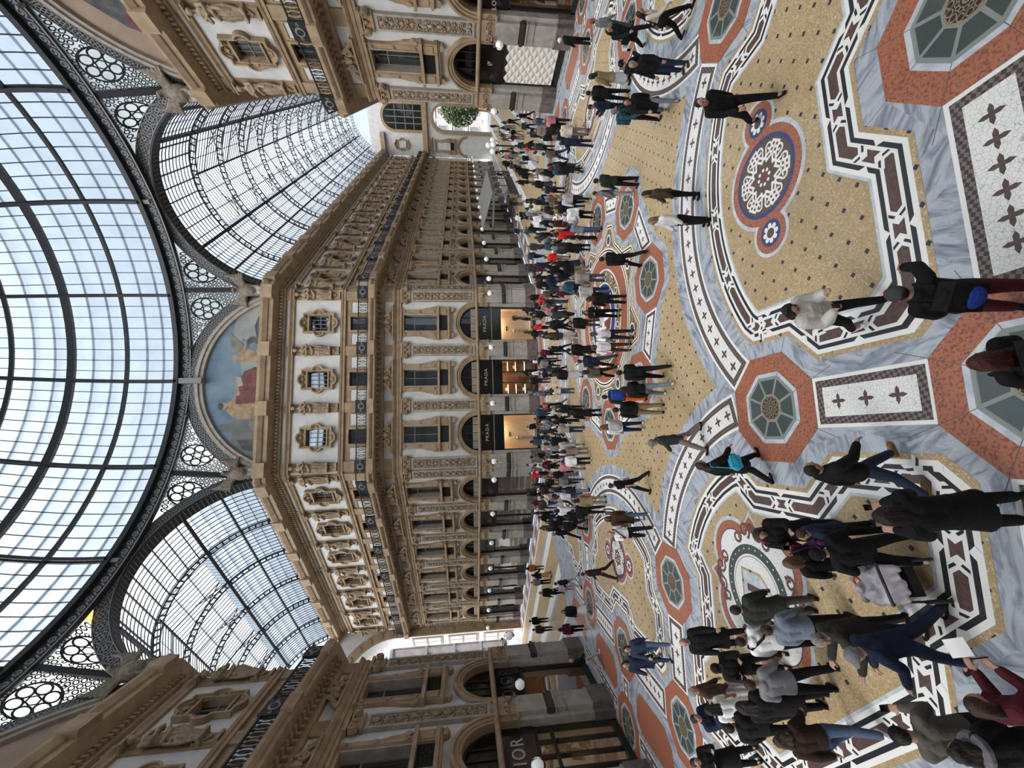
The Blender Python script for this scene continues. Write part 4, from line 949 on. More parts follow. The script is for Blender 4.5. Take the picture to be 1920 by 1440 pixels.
# the petals: banded borders round an ochre field
def border(pts, layer, marks):
    for i_, (e, m_) in enumerate(((-.09, 'floor_ochre'), (0, 'floor_white'), (.085, 'floor_black'), (.16, 'floor_white'), (.22, 'floor_porphyry'), (.40, 'floor_white'), (.46, 'floor_black'), (.535, 'floor_white'), (.61, 'floor_pale_marble'), (.66, 'floor_ochre'))): poly(chamfer(inset(pts, e), marks), m_, layer + i_ * .3)
def knots(pts, layer, step=1.9):                # crossings where the banded border is tied
    if sum(pts[i][0] * pts[(i + 1) % len(pts)][1] - pts[(i + 1) % len(pts)][0] * pts[i][1] for i in range(len(pts))) < 0: pts = pts[::-1]
    P = [Vector(p) for p in pts]; acc = step * .5
    for i in range(len(P)):
        a, b = P[i], P[(i + 1) % len(P)]; l = (b - a).length; d = (b - a) / l; nrm = Vector((-d.y, d.x)); at = []
        if l > .72: k_ = max(1, round(l / 1.9)); at = [(j + .5) / k_ * l for j in range(k_)]
        else:
            while acc < l: at.append(acc); acc += step
            acc -= l
        for t_ in at:
            c = a + d * t_
            def pt(u, v): q = c + d * u + nrm * v; return (q.x, q.y)
            for s_ in (-1, 1):
                for w_, m_, l_ in ((.10, 'floor_white', 0), (.028, 'floor_black', .3)):
                    poly([pt(s_ * .27 - w_, .18), pt(s_ * .27 + w_, .18), pt(s_ * .17 + w_, .31), pt(s_ * .27 + w_, .44), pt(s_ * .27 - w_, .44), pt(s_ * .17 - w_, .31)], m_, layer + l_)
                poly([pt(s_ * .17 - .07, .31), pt(s_ * .17, .24), pt(s_ * .17 + .07, .31), pt(s_ * .17, .38)], 'floor_white', layer + .5)
            for v in (.08, .535): poly([pt(-.10, v), pt(0, v - .085), pt(.10, v), pt(0, v + .085)], 'floor_white', layer + .4)
def ccw(P):
    return P if sum(P[i][0] * P[(i + 1) % len(P)][1] - P[(i + 1) % len(P)][0] * P[i][1] for i in range(len(P))) > 0 else P[::-1]
ps = arcp(0, -14.9, 6.0, math.radians(122.5), math.radians(57.5), 20)
petal_s = ccw(ps + [(3.52, -10.15), (3.55, -11.22), (4.18, -11.85), (4.2, -13.92), (1.27, -13.92), (.62, -13.22), (-.62, -13.22), (-1.27, -13.92), (-4.2, -13.92), (-4.18, -11.85), (-3.55, -11.22), (-3.52, -10.15)])
half_d = [(-6.86, -9.74), (-6.84, -11.2), (-6.1, -11.88), (-6.08, -13.98), (-8.14, -13.98), (-8.84, -13.28), (-9.85, -13.28)]
da = arcp(d_c[0], d_c[1], 4.5, math.radians(70.5), math.radians(19.5), 8)
petal_d = ccw(da + half_d + [(y, x) for x, y in half_d[::-1]])
MS = {i: .34 for i, p in enumerate(petal_s) if abs(abs(p[0]) - 4.2) < .005 and p[1] < -13.9}
MD = {i: .36 for i, p in enumerate(petal_d) if p in ((-6.08, -13.98), (-13.98, -6.08))}
for q in range(4):
    for P, M_ in ((petal_s, MS), (petal_d, MD)): border(rot(P, q * PI / 2), 3, M_); knots(chamfer(rot(P, q * PI / 2), M_), 7.5)
# round medallions in the facade petals
def medal(q):
    R_ = lambda P: rot(P, q * PI / 2)
    def put(P, m_, l_): poly(R_(move(P, 0, -11.06)), m_, l_)
    for cx in (-1.31, 1.31): put(circ(cx, 0, .52, 32), 'floor_pale_marble', 8)
    put(circ(0, 0, 1.14), 'floor_pale_marble', 8.1)
    for cx in (-1.31, 1.31): put(circ(cx, 0, .44, 32), 'floor_orange', 8.5); put(circ(cx, 0, .29, 28), 'floor_blue', 9)
    put(circ(0, 0, 1.05), 'floor_orange', 8.6); put(circ(0, 0, .88), 'floor_blue', 9); put(circ(0, 0, .80), 'floor_brown', 9.5)
    for i in range(6):
        t = i * PI / 3 + .35
        def bar_(x0, y0, x1, y1, w_=.026, l_=10):
            l = math.hypot(x1 - x0, y1 - y0); nx, ny = -(y1 - y0) / l * w_, (x1 - x0) / l * w_; put(rot([(x0 + nx, y0 + ny), (x1 + nx, y1 + ny), (x1 - nx, y1 - ny), (x0 - nx, y0 - ny)], t), 'floor_white', l_)
        if i % 2 == 0 or True:
            for d in (-.11, 0, .11): bar_(.50 + abs(d) * .0, d - .0, .50 + .22, d)
            for x in (.50, .61, .72): bar_(x, -.13, x, .13)
            bar_(.50, -.11, .26, -.26); bar_(.50, .11, .26, .26); bar_(.50, 0, .30, -.12); bar_(.50, 0, .30, .12)
        tc = PI / 6
        for s_ in (-1, 1):
            P = [(.36, s_ * .05), (.5, s_ * .05)] + spiral(.60, s_ * .15, .11, .03, 1.15, -s_ * 2.2, s_, 14)
            for (x0, y0), (x1, y1) in zip(P, P[1:]):
                l = math.hypot(x1 - x0, y1 - y0) or 1; nx, ny = -(y1 - y0) / l * .022, (x1 - x0) / l * .022; put(rot([(x0 + nx, y0 + ny), (x1 + nx, y1 + ny), (x1 - nx, y1 - ny), (x0 - nx, y0 - ny)], t + tc), 'floor_white', 10.3)
        for x in (.555, .665):
            for y in (-.055, .055): put(rot([(x - .025, y - .025), (x + .025, y - .025), (x + .025, y + .025), (x - .025, y + .025)], t), 'floor_red', 10.2)
    put(circ(0, 0, .24, 24), 'floor_brown', 10.8)
    for i in range(8): put(circ(.16 * math.cos(i * PI / 4), .16 * math.sin(i * PI / 4), .04, 8), 'floor_white', 11)
    put(circ(0, 0, .1, 16), 'floor_red', 11.2)
    for cx in (-1.31, 1.31):
        for i in range(8): put(circ(cx + .17 * math.cos(i * PI / 4), .17 * math.sin(i * PI / 4), .055, 10), 'floor_white', 10)
        put(circ(cx, 0, .15, 20), 'floor_white', 10.4); put(circ(cx, 0, .11, 16), 'floor_brown', 10.8)
for q in range(4): medal(q)
# lobed emblems in the arm-mouth petals: white field, green ring, shield and ribbons
def lobed(e):
    P = []; r, c_, tip = .82 - e, .92, 1.92 - e * 1.3
    for i in range(4):
        t = i * PI / 2; P += [(c_ * math.cos(t) + r * math.cos(t + a), c_ * math.sin(t) + r * math.sin(t + a)) for a in [-1.25 + 2.5 * j / 12 for j in range(13)]]
        P.append(((tip - .24) * math.cos(t + PI / 4), (tip - .24) * math.sin(t + PI / 4)))
    return P
def emblem(q):
    def put(P, m_, l_): poly(rot(move(rot(P, PI / 4), -9.3, -9.35), q * PI / 2), m_, l_)
    put(lobed(-.1), 'floor_pale_marble', 8); put(lobed(0), 'floor_orange', 8.4); put(lobed(.2), 'floor_blue', 8.8); put(lobed(.225), 'floor_mosaic', 9.2)
    put(circ(0, 0, 1.02), 'floor_green', 9.6); put(circ(0, 0, .82), 'floor_porphyry', 10); put(circ(0, 0, .80), 'floor_mosaic', 10.3); put(circ(0, 0, .75), 'floor_porphyry', 10.6); put(circ(0, 0, .735), 'floor_mosaic', 10.9)
    def on(P, m_, l_): poly(rot(move(P, -9.3, -9.35), q * PI / 2), m_, l_)
    on([(-.42, .48), (.42, .48), (.42, -.2), (0, -.62), (-.42, -.2)], 'floor_ochre', 11.2); on([(-.36, .42), (.36, .42), (.36, -.18), (0, -.54), (-.36, -.18)], 'floor_pale_marble', 11.5)
    on([(-.08, .3), (.08, .3), (.08, -.3), (-.08, -.3)], 'floor_porphyry', 11.8)
    rn = random.Random(5 + q)
    for i in range(4):
        t = i * PI / 2
        for s_ in (-1, 1):
            for cx, cy, r, tr in ((1.32, .22, .2, 1.3), (1.12, .5, .15, -1.3), (1.42, -.02, .1, 1.1)):
                P = spiral(cx, cy * s_, r, .06, 1.25, rn.random() * 6, s_ * (1 if tr > 0 else -1), 16)
                for (x0, y0), (x1, y1) in zip(P, P[1:]):
                    l = math.hypot(x1 - x0, y1 - y0) or 1; nx, ny = -(y1 - y0) / l * .035, (x1 - x0) / l * .035; put(rot([(x0 + nx, y0 + ny), (x0 - nx, y0 - ny), (x1 - nx, y1 - ny), (x1 + nx, y1 + ny)], t + PI / 4), 'floor_red' if rn.random() < .3 else 'floor_brown', 11)
    for i in range(28): put(circ(.92 * math.cos(i * PI / 14), .92 * math.sin(i * PI / 14), .022, 6), 'floor_white', 10.2)
for q in range(4): emblem(q)
# orange fields by the walls, and the border along them
for q in range(4):
    for s_ in (-1, 1):
        P = [(s_ * x, y) for x, y in ((1.15, -16.35), (1.5, -15.85), (3.65, -15.78), (4.15, -16.2), (4.3, -17.2), (1.5, -17.35), (1.1, -17.0))]; poly(rot(P, q * PI / 2), 'floor_orange', 3)
        P = [(s_ * x, y) for x, y in ((6.1, -16.3), (6.5, -15.8), (8.7, -15.78), (9.3, -16.3), (9.3, -17.2), (6.1, -17.3))]; poly(rot(P, q * PI / 2), 'floor_orange', 3)
        xs = sorted((s_ * 1.2, s_ * 6.6)); panel(xs[0], xs[1], -18.05, -17.55, q * PI / 2, 9, False)
        P = [(s_ * x, y) for x, y in ((-.32, -17.0), (.32, -17.0), (.32, -16.2), (-.32, -16.2))]; panel(-.34, .34, -17.0, -16.1, q * PI / 2, 1, True)
# octagons of red granite round the pavement lights
SKY = []
for q in range(4):
    for x, y in ((0, -5.1), (5.1, -10.475), (-5.1, -10.475), (0, -14.87), (5.1, -14.87), (-5.1, -14.87), (9.5, -14.87), (0, -18.0)): SKY.append(rot([(x, y)], q * PI / 2)[0])
    SKY.append(rot([(3.606, -3.606)], q * PI / 2)[0])
for x, y in SKY: poly(octo(x, y, 1.262), 'floor_orange', 7.4); poly(octo(x, y, .835), 'floor_pale_marble', 7.8)
plain('joint', (.09, .085, .085), .6)
for x, y in SKY:
    for i in range(8):
        t = PI / 8 + i * PI / 4; poly(move(rot([(.70, -.005), (1.262, -.005), (1.262, .005), (.70, .005)], t), x, y), 'joint', 8.2); poly(move(rot([(1.262, -.005), (1.75, -.005), (1.75, .005), (1.262, .005)], t), x, y), 'joint', 1.5)
# the arms: long bands running away from the octagon
for fr, L in ((FNE, LNE + 3), (FNW, LNW + 3), (FSE, 22), (FSW, 22)):
    def strip(x0, x1, y0, y1, m_, l_): poly([tuple((fr @ Vector((x, y, 0))).xy) for x, y in ((x0, y0), (x1, y0), (x1, y1), (x0, y1))], m_, l_)
    strip(-7.3, 7.3, -.3, L, 'floor_marble', 1.2)
    for x0, x1, m_, l_ in ((-1.3, 1.3, 'floor_ochre', 2), (-2.3, -1.3, 'floor_white', 2), (1.3, 2.3, 'floor_white', 2), (-2.2, -1.4, 'floor_mosaic', 3), (1.4, 2.2, 'floor_mosaic', 3), (-4.6, -2.7, 'floor_ochre', 2), (2.7, 4.6, 'floor_ochre', 2), (-5.0, -4.75, 'floor_white', 2), (4.75, 5.0, 'floor_white', 2), (-6.9, -6.75, 'floor_white', 2), (6.75, 6.9, 'floor_white', 2)): strip(x0, x1, 1.2, L, m_, l_)
    y = 2.5
    while y < L - 2:
        for s_ in (-1, 1):
            c = fr @ Vector((s_ * 5.88, y, 0)); poly(octo(c.x, c.y, .75), 'floor_orange', 3); c = fr @ Vector((s_ * 5.88, y + 1.5, 0)); poly(rot(move([(-.3, -.5), (.3, -.5), (.3, .5), (-.3, .5)], 0, 0), 0) and [tuple((fr @ Vector((s_ * 5.88 + a, y + 1.5 + b, 0))).xy) for a, b in ((-.3, -.55), (.3, -.55), (.3, .55), (-.3, .55))], 'floor_mosaic', 3)
        y += 3.0
FLOOR = obj('floor', fl, kind='structure')
# pavement lights: eight panes round a bronze rosette, in a pale metal frame
mb = MB(); r0, r1 = .30, .70
def o8(r, z): return [(r * math.cos(PI / 8 + i * PI / 4), r * math.sin(PI / 8 + i * PI / 4), z) for i in range(8)]
for i in range(8):
    a, b = PI / 8 + i * PI / 4, PI / 8 + (i + 1) * PI / 4
    P = inset([(r0 * math.cos(a), r0 * math.sin(a)), (r1 * math.cos(a), r1 * math.sin(a)), (r1 * math.cos(b), r1 * math.sin(b)), (r0 * math.cos(b), r0 * math.sin(b))], .028); mb.add([(x, y, .0135) for x, y in P], [(0, 1, 2, 3)], 'skylight_glass')
PANES = mb.mesh('pane')
mb = MB(); mb.add(o8(.74, .012), [list(range(8))], 'skylight_frame')
for r in (.70, .30): mb.add(o8(r - .012, .0145) + o8(r + .012, .0145), [(i, (i + 1) % 8, 8 + (i + 1) % 8, 8 + i) for i in range(8)], 'skylight_frame')
LFRAME = mb.mesh('pavement_light')
mb = MB()
mb.add([(.27 * math.cos(t * PI / 12), .27 * math.sin(t * PI / 12), .0150) for t in range(24)], [list(range(24))], 'black_matt')
def fr_(cx, cy, r0, r1, n=12): mb.add([(cx + r * math.cos(2 * PI * i / n), cy + r * math.sin(2 * PI * i / n), .0165) for r in (r0, r1) for i in range(n)], [(i, (i + 1) % n, n + (i + 1) % n, n + i) for i in range(n)], 'floor_bronze')
noisy('floor_bronze', (.20, .14, .08), (.32, .24, .15), 30, .5)
fr_(0, 0, .255, .28, 24)
for i in range(12): fr_(.205 * math.cos(i * PI / 6), .205 * math.sin(i * PI / 6), .036, .052); fr_(.115 * math.cos(i * PI / 6 + .26), .115 * math.sin(i * PI / 6 + .26), .022, .036, 8)
fr_(0, 0, .03, .06)
ROSE = mb.mesh('rosette')
for x, y in SKY:
    l_ = obj('floor_light', LFRAME, T(x, y, .004), kind='structure'); child('pane', PANES, l_); child('rosette', ROSE, l_)
# ------------------------------------------------------------------ shops behind the piers
def lettering(txt, size, m_, M, parent, name='lettering', ext=.02):
    cu = bpy.data.curves.new(name, 'FONT'); cu.body = txt; cu.size = size; cu.align_x = 'CENTER'; cu.align_y = 'CENTER'; cu.extrude = ext; cu.space_character = 1.25
    o = bpy.data.objects.new('tmp', cu); COL.objects.link(o); bpy.context.view_layer.update()
    me = bpy.data.meshes.new_from_object(o.evaluated_get(bpy.context.evaluated_depsgraph_get())); bpy.data.objects.remove(o)
    me.materials.clear(); me.materials.append(MATS[m_])
    return child(name, me, parent, M @ Matrix.Rotation(PI / 2, 4, 'X'))
def area(parent, loc, size, power, col=(1, .78, .55)):
    l = bpy.data.lights.new('shop_lamp', 'AREA'); l.size = size; l.energy = power; l.color = col; o = bpy.data.objects.new('shop_lamp', l); COL.objects.link(o); o.parent = parent; o.location = loc
def shop(fr, c, label, back, side, glass_split, sign_h=1.45, light=0, frame_m='black_matt', z_top=3.9, deep=2.6, sign_m='black_gloss', strip=False, pane=True):
    mb = MB()
    mb.box(-1.62, 1.62, .30, .48, 3.95, 3.95 + sign_h, sign_m); 
    if strip: mb.box(-1.62, 1.62, .26, .34, 4.16, 4.24, 'iron_grey')
    for s_ in (-1, 1): mb.box(min(s_ * 1.5, s_ * 1.62), max(s_ * 1.5, s_ * 1.62), .35, .6, 0.02, 3.95, frame_m)
    mb.box(-1.62, 1.62, .35, .6, z_top - .1, 3.95, frame_m); mb.box(-1.62, 1.62, .35, .6, 0.02, .28, frame_m)
    for x in glass_split: mb.box(x - .05, x + .05, .38, .55, .2, z_top, frame_m)
    s_ = obj('shop_front', mb, fr @ T(c, 0, 0), label=label, cat='shop front')
    if pane: mb = MB(); mb.box(-1.5, 1.5, .46, .465, .28, z_top - .1, 'shop_glass'); child('shop_window', mb, s_)
    mb = MB(); mb.box(-1.62, 1.62, deep, deep + .1, 0, 4, back)
    for q in (-1, 1): mb.box(min(q * 1.55, q * 1.65), max(q * 1.55, q * 1.65), .6, deep, 0, 4, side)
    mb.box(-1.6, 1.6, .6, deep, .02, .12, side); mb.box(-1.6, 1.6, .6, deep, 3.9, 4.0, side); child('display_room', mb, s_)
    if light: area(s_, (0, 1.4, 3.8), 1.6, light)
    return s_
def mannequin(fr, x, y, z, label, cl):
    mb = MB(); caps_ = mb.tube
    caps_([(0, 0, .05), (0, 0, .8)], .02, 'chrome', 6); mb.lathe([(.16, 0), (.16, .04), (.02, .05)], 'chrome', 12)
    caps_([(-.07, 0, .1), (-.07, .02, .5), (-.06, 0, .95)], [.04, .055, .085], cl, 8); caps_([(.07, 0, .1), (.07, -.02, .5), (.06, 0, .95)], [.04, .055, .085], cl, 8)
    caps_([(0, 0, .9), (0, 0, 1.1), (0, 0, 1.3), (0, 0, 1.42)], [.14, .11, .16, .08], cl, 10); mb.ball((0, 0, 1.58), .09, 'shop_cream', 10, .12)
    for s_ in (-1, 1): caps_([(s_ * .17, 0, 1.36), (s_ * .22, -.03, 1.1), (s_ * .18, -.14, .9)], [.05, .045, .03], cl, 8)
    return obj('mannequin', mb, fr @ T(x, y, z), label=label, cat='mannequin')
plain('cloth_shown', (.03, .025, .02), .7); plain('cloth_pale', (.72, .60, .45), .7); plain('leather', (.10, .035, .015), .4)
# the three PRADA bays of the far facade
for c, nm, door in ((-BAY, 'left', 0), (0, 'middle', 1), (BAY, 'right', 0)):
    s_ = shop(FN, c, 'black PRADA shop front in the %s bay of the far facade, %s' % (nm, 'dark wooden shelves inside' if door else 'cream lit window'), 'wood_warm' if door else 'shop_cream', 'wood_warm' if door else 'shop_cream', (-.5, .5) if door else (), light=40 if door else 120, strip=True, z_top=3.5, deep=2.2 if door else 1.3)
    mb = MB(); mb.box(-1.62, 1.62, .34, .5, 3.3, 3.95, 'black_gloss'); child('header', mb, s_)
    lettering('PRADA', .42, 'letter_gold', T(0, .29, 4.82), s_)
    mb = MB(); mb.box(-.09, .09, .27, .29, 5.22, 5.25, 'letter_gold'); child('emblem', mb, s_)
    if not door:
        mannequin(FN, c - .55, .85, .75, 'pale dressed mannequin in the %s cream PRADA window' % nm, 'cloth_pale'); 
        if nm == 'right': mannequin(FN, c + .75, .95, .75, 'dark dressed mannequin in the right cream PRADA window', 'cloth_shown')
        mb = MB(); mb.box(-.6, .6, -.3, .3, 0, .32, 'shop_cream'); mb.box(-.64, .64, -.34, .34, .32, .36, 'white_paint'); obj('display_plinth', mb, FN @ T(c + .1, .95, .13), label='low cream plinth in the %s PRADA window' % nm, cat='plinth')
        mb = MB(); mb.box(-.22, .22, -.01, .01, -.06, .06, 'letter_dark'); child('wall_sign', mb, s_, T(-.2, 1.27, 2.7))
    else:
        for j, (x, z) in enumerate(((-1.05, 1.15), (-1.05, 2.0), (-1.05, 2.75), (1.05, 1.15), (1.05, 2.0), (1.05, 2.75))):
            mb = MB(); mb.box(-.42, .42, -.3, .2, -.03, .02, 'wood_warm'); mb.box(-.42, .42, -.32, -.28, .0, .03, 'lamp_on'); child('shelf', mb, s_, T(x, 1.2, z))
            mb = MB(); mb.prism([(-.16, .02), (.16, .02), (.13, .24), (-.13, .24)], -.08, .08, 'leather' if j % 2 else 'cloth_pale'); mb.tube([(.09 * math.cos(a * PI / 8), 0, .24 + .12 * math.sin(a * PI / 8)) for a in range(9)], .012, 'leather', 6)
            obj('handbag', mb, FN @ T(x, 1.15, z), label='%s handbag on the %s shelf %s of the middle PRADA door' % ('dark' if j % 2 else 'pale', ('low', 'centre', 'top')[j % 3], 'left' if x < 0 else 'right'), cat='bag', group='handbags on the shop shelves')
        for x in (-1.05, 1.05): area(s_, (x, .95, 3.4), .5, 12)
# DIOR on the left facade
s_ = shop(FW, BAY, 'black DIOR shop front with dull lettering and a warm open doorway', 'shop_beige', 'wood_warm', (), light=14, deep=3.2); lettering('DIOR', .95, 'letter_dark', T(0, .28, 4.75), s_)
for i, (x, z) in enumerate(((.9, 1.1), (.4, 1.1), (1.0, 1.9), (.3, 1.7))):
    mb = MB(); mb.prism([(-.14, 0), (.14, 0), (.11, .2), (-.11, .2)], -.07, .07, 'cloth_pale'); mb.box(-.3, .3, -.2, .2, -.04, 0, 'wood_warm'); obj('handbag', mb, FW @ T(BAY + x, 2.3, z), label='small pale handbag on a %s in the warm DIOR doorway' % ('lower shelf', 'low ledge', 'higher shelf', 'middle ledge')[i], cat='bag', group='handbags on the shop shelves')
for i in range(4):
    mb = MB(); mb.ball((0, 0, 0), .03, 'lamp_on', 8); child('spot_lamp', mb, s_, T(-1.1, 1.2 + .3 * i, 1.6 + .45 * i))
s_ = shop(FW, 0, 'black DIOR shop front with silver lettering and tall framed glass', 'shop_beige', 'shop_beige', (-.85, -.1, .75), light=12, deep=2.2); lettering('DIOR', .80, 'letter_silver', T(-.25, .28, 4.75), s_)
mb = MB(); mb.box(-1.5, 1.5, .38, .55, 3.05, 3.2, 'black_matt'); child('transom', mb, s_)
area(s_, (-1.0, 1.2, 2.6), .5, 22)
s_ = shop(FW, -BAY, 'black DIOR shop front farthest toward the near edge', 'shop_beige', 'wood_warm', (0,), light=10)
# LOUIS VUITTON on the right facade
s_ = shop(FE, -BAY, 'shop front with LV monogram over a white quilted window', 'quilt', 'black_matt', (), deep=.72, pane=False)
lettering('L', .36, 'letter_silver', T(-.06, .28, 4.72), s_, 'monogram'); lettering('V', .36, 'letter_silver', T(.07, .275, 4.80), s_, 'monogram')
mb = MB(); nx, nz = 4, 7
for i in range(-1, nx * 2 + 1):
    for j in range(-1, nz * 2 + 1):
        if (i + j) % 2: continue
        cx, cz, dx, dz = -1.5 + 3.0 * i / (nx * 2), .45 + 3.35 * j / (nz * 2), 3.0 / (nx * 2), 3.35 / (nz * 2)
        P = [(max(-1.5, min(1.5, x)), z) for x, z in ((cx - dx, cz), (cx, max(cz - dz, .42)), (cx + dx, cz), (cx, min(cz + dz, 3.8)))]
        if cz < .42 or cz > 3.8: continue
        mb.add([(x, .40, z) for x, z in P] + [(max(-1.4, min(1.4, cx)), .33, cz)], [(0, 1, 4), (1, 2, 4), (2, 3, 4), (3, 0, 4)], 'quilt')
child('quilted_panel', mb, s_)
s_ = shop(FE, 0, 'LOUIS VUITTON shop front with white letters over dark glass', 'dark_room', 'wood_warm', (-.5, .5), light=5); lettering('LOUIS VUITTON', .36, 'letter_silver', T(0, .28, 4.72), s_)
s_ = shop(FE, BAY, 'dark shop front on the right facade nearest the frame edge', 'dark_room', 'wood_warm', (0,), light=5)
# the rows of shops down both arms
for i in range(6):
    c = -(AOFF + ABAY * i); k = ('wood_warm', 'stone_grey', 'shop_beige', 'shop_beige', 'stone_grey', 'dark_room')[i]
    s_ = shop(FL, c, '%s shop front down the short arm, %s' % (ORD[i], ('brown shelves behind glass', 'plain grey interior', 'small bright lamps inside', 'row of gold letters on its sign', 'row of pale letters on its sign', 'dark glass')[i]), k, k, ((), (0,), (), (-.2,), (.3,), (0,))[i], light=(9, 4, 7, 6, 5, 2)[i])
    mb = MB()
    for j in range(5): mb.box(-.7 + j * .32, -.58 + j * .32, .27, .3, 4.6, 4.6 + .34 * (1 if j % 2 else .9), ('letter_dark', 'letter_dark', 'letter_dark', 'letter_gold', 'letter_silver', 'letter_dark')[i]); mb.box(-.58 + j * .32, -.50 + j * .32, .27, .3, 4.6, 4.66, ('letter_dark', 'letter_dark', 'letter_dark', 'letter_gold', 'letter_silver', 'letter_dark')[i])
    child('lettering', mb, s_)
for i in range(13):
    c = AOFF + ABAY * i
    s_ = shop(FR, c, '%s shop front down the long arm, %s' % (ORD[i], 'yellow lit doorway' if i == 0 else 'lit shelves' if i == 1 else 'bright warm lamps' if i in (3, 4) else 'dark glass'), 'shop_cream' if i == 0 else 'wood_warm' if i < 5 else 'dark_room', 'wood_warm', (0,), light=(26, 8, 0, 16, 16, 3, 0, 3, 0, 3, 0, 3, 0)[i])
# restaurant awning and its posts
plain('awning_cloth', (.20, .195, .185), .8)
aw = FR @ T(0, 0, 0); mb = MB()
U0, U1, D0, D1 = 16.5, 30.0, -.5, -4.9
mb.add([(U0, D0, 4.3), (U1, D0, 4.3), (U1, D1, 3.15), (U0, D1, 3.15), (U0, D0, 4.22), (U1, D0, 4.22), (U1, D1, 3.07), (U0, D1, 3.07)], [(0, 1, 2, 3), (7, 6, 5, 4), (0, 3, 7, 4), (1, 5, 6, 2), (3, 2, 6, 7), (0, 4, 5, 1)], 'awning_cloth')
A_ = obj('restaurant_awning', mb, FR, label='long pale grey awning over the restaurant tables in the long arm', cat='awning')
mb = MB(); mb.box(U0, U1, D1 - .03, D1, 2.75, 3.1, 'iron_grey'); mb.box(U0 - .03, U0, D1, D0, 2.85, 3.1, 'iron_grey'); child('valance', mb, A_)
for i in range(4):
    mb = MB(); mb.box(-.06, .06, -.06, .06, 0.02, 3.05, 'iron_grey'); child('post', mb, A_, T(U0 + .2 + i * (U1 - U0 - .4) / 3, D1 + .2, 0))
mb = MB(); mb.box(U0, U1, D1 + .1, D1 + .2, .02, .95, 'iron'); child('parapet', mb, A_)
# lamp standards with three globes near the end of the long arm, one before the short arm
def standard(x, y, label):
    mb = MB(); mb.lathe([(.25, .02), (.25, .3), (.12, .4), (.07, .6), (.06, 3.6), (.1, 3.7), (.03, 4.1)], 'iron', 12)
    for a in range(3): mb.tube([(0, 0, 3.4), (.35 * math.cos(a * 2.1), .35 * math.sin(a * 2.1), 3.45), (.5 * math.cos(a * 2.1), .5 * math.sin(a * 2.1), 3.7)], .03, 'iron', 6)
    s_ = obj('lamp_standard', mb, T(x, y, 0), label=label, cat='lamp')
    for a in range(3): mb = MB(); mb.ball((.5 * math.cos(a * 2.1), .5 * math.sin(a * 2.1), 3.95), .24, 'globe_white', 16); child('globe', mb.mesh('globe', True), s_)
    mb = MB(); mb.ball((0, 0, 4.35), .24, 'globe_white', 16); child('globe', mb.mesh('globe', True), s_)
standard(19.9, 14.3, 'iron lamp standard with a cluster of white globes beyond the quilted shop corner')
# pushchair with a crumpled pale blanket
plain('stroller_cloth', (.12, .12, .125), .8)
ST = T(-7.92, -13.0, .02) @ Matrix.Rotation(math.radians(20), 4, 'Z'); mb = MB()
for s_ in (-1, 1):
    mb.tube([(s_ * .26, -.55, 1.0), (s_ * .25, -.35, .75), (s_ * .24, .05, .35), (s_ * .22, .42, .10)], .018, 'black_matt', 8); mb.tube([(s_ * .25, -.2, .62), (s_ * .27, -.38, .12)], .016, 'black_matt', 8)
mb.tube([(-.26, -.55, 1.0), (0, -.58, 1.03), (.26, -.55, 1.0)], .02, 'black_matt', 8)
p_ = obj('stroller', mb, ST, label='black folding stroller with a crumpled pale blanket among the group on the shield emblem petal', cat='stroller')
for x, y, r in ((-.27, -.40, .14), (.27, -.40, .14), (-.2, .42, .09), (.2, .42, .09)):
    mb = MB(); mb.tube([(x - .001, y + r * math.cos(a), r + r * math.sin(a)) for a in [i * PI / 8 for i in range(17)]], .022, 'black_matt', 6); mb.tube([(x, y + r * .55 * math.cos(a), r + r * .55 * math.sin(a)) for a in [i * PI / 8 for i in range(17)]], .012, 'white_paint', 5); mb.tube([(x - .03, y, r), (x + .03, y, r)], .03, 'black_matt', 8); child('wheel', mb, p_)
mb = MB(); mb.box(-.22, .22, -.18, .26, .38, .44, 'stroller_cloth'); mb.add([(-.22, -.18, .42), (.22, -.18, .42), (.22, -.42, .86), (-.22, -.42, .86), (-.22, -.22, .38), (.22, -.22, .38), (.22, -.47, .85), (-.22, -.47, .85)], [(0, 1, 2, 3), (7, 6, 5, 4), (0, 3, 7, 4), (1, 5, 6, 2), (3, 2, 6, 7), (0, 4, 5, 1)], 'stroller_cloth')
for s_ in (-1, 1): mb.box(min(s_ * .22, s_ * .25), max(s_ * .22, s_ * .25), -.2, .2, .40, .60, 'stroller_cloth')
mb.box(-.2, .2, -.3, .1, .18, .34, 'black_matt'); child('seat', mb, p_)
rnd = random.Random(6); mb = MB()
for i in range(16): mb.tube([(rnd.uniform(-.26, .26), rnd.uniform(-.42, .05), rnd.uniform(.72, .92)), (rnd.uniform(-.24, .24), rnd.uniform(-.25, .25), rnd.uniform(.6, .74)), (rnd.uniform(-.3, .3), rnd.uniform(.0, .42), rnd.uniform(.42, .6))], [.06, .085, .05], 'blanket', 8)
noisy('blanket', (.30, .28, .31), (.50, .47, .52), 5, .9)
for i in range(7): mb.tube([(-.2 + .065 * i, -.30, .80 + .03 * (i % 2)), (-.22 + .07 * i, -.46, .90), (-.2 + .065 * i + .03 * (i % 3), -.58, .74 - .05 * (i % 2))], [.05, .06, .045], 'blanket', 8)
obj('blanket', remeshed(mb, 'blanket', .018, 3), ST, label='crumpled pale lilac blanket lying in the stroller', cat='blanket')
mb = MB(); plain('toy_yellow', (.7, .45, .03), .5); plain('toy_red', (.4, .03, .02), .5)
mb.ball((0, 0, 0), .05, 'toy_yellow', 8); mb.tube([(.06 * math.cos(a), .06 * math.sin(a), .05) for a in [i * .7 for i in range(10)]], .014, 'toy_red', 6); obj('toy', mb, ST @ T(.05, .1, .74), label='small yellow and red toy on the stroller blanket', cat='toy')
